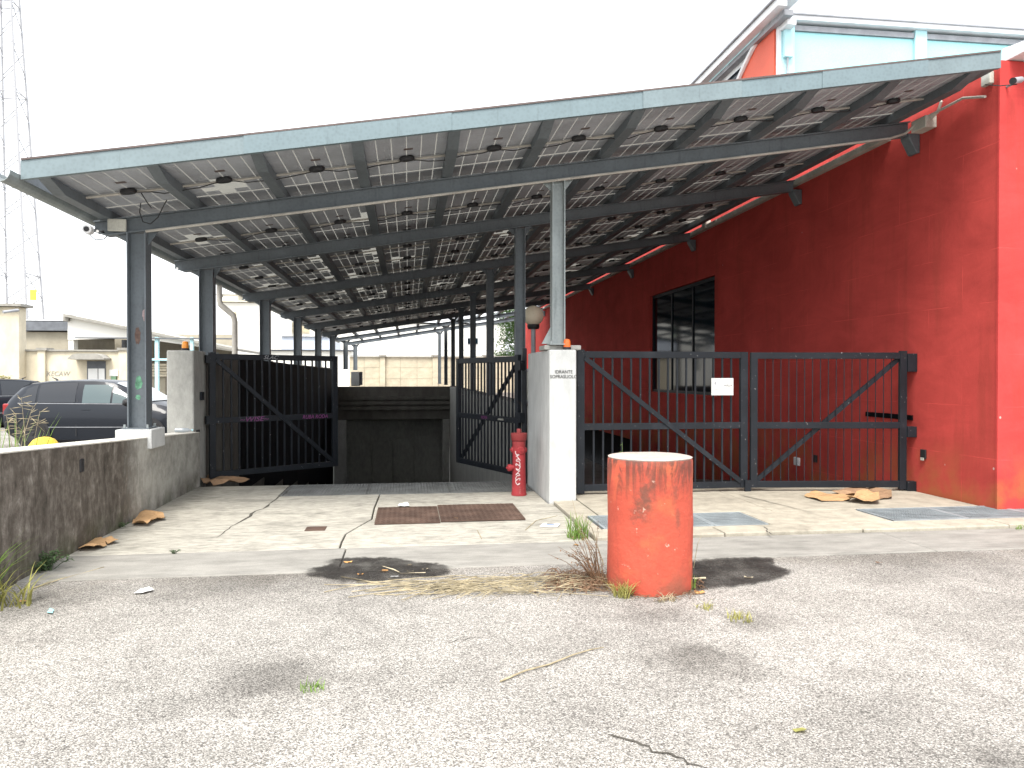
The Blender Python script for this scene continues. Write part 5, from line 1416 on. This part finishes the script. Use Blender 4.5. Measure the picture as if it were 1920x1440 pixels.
# fallen leaves
def fallen(px, py, size, mat, label, seed, z=.004):
    r_ = random.Random(seed); p = G(px, py); m = MB(); n = 9; a0 = r_.uniform(0, 6.28); v = [p + Vector((0, 0, z + size * .12))]
    for i in range(n):
        t = a0 + 2*math.pi * i / n; rr_ = size * (.6 + .5 * abs(math.cos(t - a0)) + r_.uniform(-.15, .15))
        v.append(p + Vector((math.cos(t) * rr_, math.sin(t) * rr_ * .75, z + size * r_.uniform(0, .3))))
    m.add(v, [(0, 1 + i, 1 + (i + 1) % n) for i in range(n)])
    o = m.build('fallen_leaf', MAT[mat], None, org=tuple(p), fixn=False); tag(o, label, 'leaf', 'fallen leaves')
LV = [(652, 1057, .035, 'fallen', 'leftmost orange leaf in the left puddle'), (676, 1079, .035, 'fallen', 'orange leaf at the near edge of the left puddle'), (720, 1073, .035, 'fallen', 'orange-brown leaf beside the curved twig in the puddle'),
      (767, 1062, .03, 'fallenpale', 'pale leaf at the far edge of the left puddle'), (769, 1074, .028, 'fallenpale', 'small pale leaf in the middle of the left puddle'), (799, 1070, .033, 'fallenpale', 'cream leaf at the right end of the left puddle'), (740, 1083, .03, 'paper', 'white scrap of leaf below the curved twig'),
      (1000, 1112, .035, 'fallen', 'orange leaf in front of the straw heap'), (1078, 1100, .05, 'fallenpale', 'pale curled leaf in the straw by the bollard'), (852, 976, .045, 'fallen', 'orange leaf lying on the rusty plates'),
      (1080, 1024, .03, 'fallen', 'orange leaf under the green tuft'), (1312, 1088, .05, 'fallenpale', 'pale leaf in the puddle right of the bollard'), (1404, 1085, .035, 'fallenpale', 'cream leaf on the near edge of the right puddle'), (1312, 1113, .04, 'fallen', 'yellow-brown leaf by the right foot of the bollard'),
      (1500, 1372, .03, 'yellowgrass', 'yellow-green leaf in the lower right foreground'), (1648, 1058, .03, 'browngrass', 'dark leaf on the asphalt right of the right puddle'), (44, 1130, .03, 'fallen', 'orange leaf under the left grass'), (100, 1052, .05, 'fallenpale', 'dry cream leaf by the weed at the wall'), (1808, 942, .03, 'fallen', 'orange leaf on the pavement near the red corner')]
for i, (px, py, s_, mt, lb) in enumerate(LV): fallen(px, py, s_, mt, lb, 50 + i, .012 if py < 1060 else .007)

# weeds behind the low wall at the left
tw = thing('tall_weed', 'tall seeding grass standing behind the low wall at left', 'plant', tuple(PY(50, 850, 7.6)))
r_ = random.Random(61); m, ms_ = MB(), MB(); b0 = Vector((PY(38, 850, 7.6).x, 7.6, 0))
for i in range(30): blade(m, b0 + Vector((r_.uniform(-.3, .2), r_.uniform(-.2, .2), .55)), r_.uniform(.35, .75), r_.uniform(.1, .6), r_.uniform(0, 6.28), .007)
for (tx, ty) in ((40, 745), (75, 770), (30, 775), (62, 760), (12, 780), (48, 800)):
    q = PY(tx, ty, 7.6); pb = b0 + Vector((r_.uniform(-.1, .1), 0, .5)); pm = (pb + q) / 2 + Vector((r_.uniform(-.05, .05), 0, .06))
    ms_.tube([pb, pm, q], [.004, .003, .0012], 5)
    for k in range(9):
        u = r_.uniform(.0, .45); p = q.lerp(pm, u); d = Vector((r_.uniform(-1, 1), r_.uniform(-1, 1), r_.uniform(-.2, .6))).normalized() * .09
        ms_.tube([p, p + d * .6, p + d], [.001, .003, .001], 4)
m.build('leaves', MAT['grass'], tw, fixn=False)['kind'] = 'stuff'; ms_.build('seed_heads', MAT['straw'], tw, fixn=False)['kind'] = 'stuff'
yf = CF(3, 24)
leafy('flowering_shrub', 'yellow and green shrub at the left picture edge', Vector((yf.x, yf.y, 1.05)), 26, .6, .35, .12, MAT['yellowgrass'], 71, per=10)
MB().lathe([(.3, 0), (.36, 1.05)], (yf.x, yf.y, 0), 16).build('tub', MAT['coping'], bpy.data.objects['flowering_shrub'], smooth=True)

# tree beyond the boundary wall
def tree(label, base, H, cr, n, seed):
    r_ = random.Random(seed); t = thing('tree', label, 'tree', tuple(base)); b = Vector(base)
    m = MB(); m.tube([b, b + Vector((.1, 0, H * .4)), b + Vector((0, .1, H * .8)), b + Vector((0, 0, H * .95))], [.2, .15, .08, .02], 8)
    cl = []
    for i in range(26):
        z = H * r_.uniform(.3, .97); a = r_.uniform(0, 6.28); k = cr * (1.05 - z / H * .75) * r_.uniform(.5, 1)
        c = b + Vector((math.cos(a) * k, math.sin(a) * k, z)); cl.append((c, cr * r_.uniform(.25, .45)))
        m.tube([b + Vector((0, 0, z * .8)), c], [.05, .015], 5)
    m.build('trunk', MAT['bark'], t, smooth=True)
    ml = MB()
    for i in range(n):
        c, s_ = r_.choice(cl); v = Vector((r_.gauss(0, 1), r_.gauss(0, 1), r_.gauss(0, .8))) * s_ * .6
        p = c + v; d = Vector((r_.uniform(-1, 1), r_.uniform(-1, 1), r_.uniform(-.8, .4))).normalized() * r_.uniform(.08, .18); s = d.cross(Vector((r_.random(), r_.random(), 1))).normalized() * .05
        ml.add([p, p + d * .5 + s, p + d, p + d * .5 - s], [(0, 1, 2, 3)])
    ml.build('crown', MAT['leaf'], t, fixn=False)['kind'] = 'stuff'
q = PY(966, 700, 56); tree('green tree beyond the boundary wall behind the canopy', (q.x, q.y, 0), 6.6, 1.9, 14000, 3)
q = PY(1005, 700, 62); tree('second green tree mostly hidden behind the red wall end', (q.x, q.y, 0), 7.2, 2.0, 9000, 4)

# ================================================================== LITTER
def sheet(name, label, poly, z, mat, seed, cat, amp=.03, t=.004, n=9, lift=None, tilt=0.0):
    """a crumpled flat piece: pixel outline on the ground turned into a rippled sheet with thickness"""
    pts = [G(a, b, z) for a, b in poly]; c = sum(pts, Vector()) / len(pts)
    bm = bmesh.new()
    bm.faces.new([bm.verts.new((p.x - c.x, p.y - c.y, 0)) for p in pts])
    bmesh.ops.triangulate(bm, faces=bm.faces)
    bmesh.ops.subdivide_edges(bm, edges=bm.edges, cuts=3, use_grid_fill=True)
    for v in bm.verts:
        u = Vector((v.co.x * 5, v.co.y * 5, seed * 3.7))
        v.co.z = abs(mnoise.noise(u)) * amp * 2 + abs(mnoise.noise(u * 2.7)) * amp * .6 + .002 + max(0, v.co.x * tilt)
    r_ = bmesh.ops.extrude_face_region(bm, geom=bm.faces[:])
    for e in r_['geom']:
        if isinstance(e, bmesh.types.BMVert): e.co.z += t
    bmesh.ops.recalc_face_normals(bm, faces=bm.faces)
    me = bpy.data.meshes.new(name); bm.to_mesh(me); bm.free(); me.materials.append(MAT[mat])
    o = bpy.data.objects.new(name, me); C.objects.link(o); o.location = c
    return tag(o, label, cat)
sheet('cardboard', 'crumpled tan cardboard by the far part of the stained wall', [(248, 986), (253, 972), (292, 963), (303, 966), (310, 976), (290, 980), (276, 988)], .008, 'card', 1, 'cardboard', .05)
sheet('cardboard', 'folded tan cardboard at the near foot of the stained wall', [(147, 1034), (157, 1013), (190, 1014), (200, 1026), (176, 1034)], .008, 'card', 2, 'cardboard', .04)
sheet('cardboard', 'small torn cardboard flap beside the folded piece', [(186, 1016), (205, 1010), (222, 1019), (202, 1023)], .008, 'card', 3, 'cardboard', .03)
sheet('cardboard', 'brown crumpled cardboard under the left gate leaf', [(376, 906), (388, 897), (430, 894), (468, 903), (440, 909), (400, 911)], .008, 'carddark', 4, 'cardboard', .06)
sheet('cardboard', 'flat cardboard lying farther left below the right gate leaf', [(1508, 932), (1520, 926), (1560, 928), (1600, 930), (1592, 940), (1540, 941)], WALK, 'card', 5, 'cardboard', .025)
sheet('cardboard', 'top cardboard flap in the heap below the right gate leaf', [(1588, 938), (1606, 928), (1648, 928), (1650, 942), (1620, 941)], WALK + .03, 'card', 6, 'cardboard', .04)
sheet('cardboard', 'rear brown cardboard of the heap below the right gate leaf', [(1560, 926), (1610, 917), (1670, 922), (1673, 936), (1640, 938)], WALK, 'carddark', 7, 'cardboard', .06)
sheet('paper_scrap', 'white paper scrap on the asphalt at left', [(250, 1114), (262, 1106), (280, 1101), (288, 1109), (268, 1114)], .004, 'paper', 8, 'paper', .012, .001)
sheet('paper_scrap', 'white paper scrap on the rusty plate edge', [(744, 952), (750, 945), (764, 944), (769, 951)], .022, 'paper', 9, 'paper', .02, .001)
sheet('paper_scrap', 'tiny turquoise scrap on the asphalt at far left', [(88, 1149), (94, 1142), (101, 1144), (98, 1152)], .004, 'turq', 10, 'paper', .006, .001)
sheet('paper_scrap', 'white paper strip on the kerb at the right picture edge', [(1905, 950), (1912, 943), (1935, 944), (1935, 952)], WALK, 'paper', 11, 'paper', .02, .001)
q = G(1030, 987); pk = thing('flattened_packet', 'flattened blue and white packet left of the green tuft', 'packet', (q.x, q.y, .008))
MB().prism([(q.x - .11, q.y - .06), (q.x + .07, q.y - .09), (q.x + .12, q.y + .03), (q.x - .05, q.y + .07)], .009, .022, 'Z').build('carton', MAT['paper'], pk, bevel=.003)
MB().prism([(q.x - .08, q.y - .05), (q.x + .06, q.y - .07), (q.x + .07, q.y - .03), (q.x - .07, q.y - .01)], .0225, .0245, 'Z').build('print', MAT['bluepack'], pk)
MB().prism([(q.x - .03, q.y + .005), (q.x + .05, q.y - .01), (q.x + .05, q.y + .02), (q.x - .02, q.y + .035)], .0225, .0245, 'Z').build('print', MAT['ink'], pk)
bt = thing('plastic_bottle', 'crushed clear plastic bottle on the wall top by the left pillar', 'bottle', (-3.05, 10.9, wtop(10.9)))
MB().lathe([(.0, -.11), (.03, -.105), (.033, 0), (.028, .06), (.012, .09), (.012, .11)], (-3.05, 10.95, wtop(10.95) + .037), 14, 'X', caps=False).build('body', MAT['windscreen'], bt, smooth=True)
MB().lathe([(.014, .112), (.014, .13)], (-3.05, 10.95, wtop(10.95) + .037), 10, 'X').build('cap', MAT['turqd'], bt)

# puddles: irregular damp sheets
def puddle(label, pts, z, seed):
    r_ = random.Random(seed); P_ = [G(a, b) for a, b in pts]; out = []
    n = len(P_)
    for i in range(n):
        a, b = P_[i], P_[(i+1) % n]; a0, b0 = P_[i-1], P_[(i+2) % n]
        for k in range(6):
            u = k / 6
            p = .5 * ((2*a) + (b - a0) * u + (2*a0 - 5*a + 4*b - b0) * u*u + (-a0 + 3*a - 3*b + b0) * u**3)
            out.append(p + Vector((mnoise.noise(p * 9) * .03, mnoise.noise(p * 9 + Vector((5, 1, 0))) * .03, 0)))
    c = sum(out, Vector()) / len(out); N_ = len(out); v = [(c.x, c.y, z)]; al = [1.0]
    for k, a_ in ((.6, 1.0), (.85, .7), (1.06, 0.0)):
        for p in out: q = c + (p - c) * k; v.append((q.x, q.y, z)); al.append(a_)
    f = [(0, 1 + i, 1 + (i + 1) % N_) for i in range(N_)]
    for r2 in range(2):
        for i in range(N_): f.append((1 + r2*N_ + i, 1 + (r2+1)*N_ + i, 1 + (r2+1)*N_ + (i+1) % N_, 1 + r2*N_ + (i+1) % N_))
    m = MB(); m.add(v, f)
    o = m.build('puddle', MAT['wet'], None, fixn=False); tag(o, label, 'puddle')
    at = o.data.attributes.new('wetness', 'FLOAT', 'POINT')
    for i, a_ in enumerate(al): at.data[i].value = a_
puddle('dark wet puddle with leaves left of the straw heap', [(560, 1078), (600, 1062), (628, 1048), (690, 1047), (740, 1047), (790, 1056), (848, 1062), (838, 1083), (790, 1086), (740, 1092), (680, 1095), (620, 1090)], .0135, 1)
puddle('dark wet puddle to the right of the bollard', [(1285, 1060), (1330, 1048), (1400, 1046), (1450, 1047), (1460, 1062), (1492, 1076), (1440, 1094), (1390, 1102), (1330, 1108), (1290, 1108)], .0135, 2)
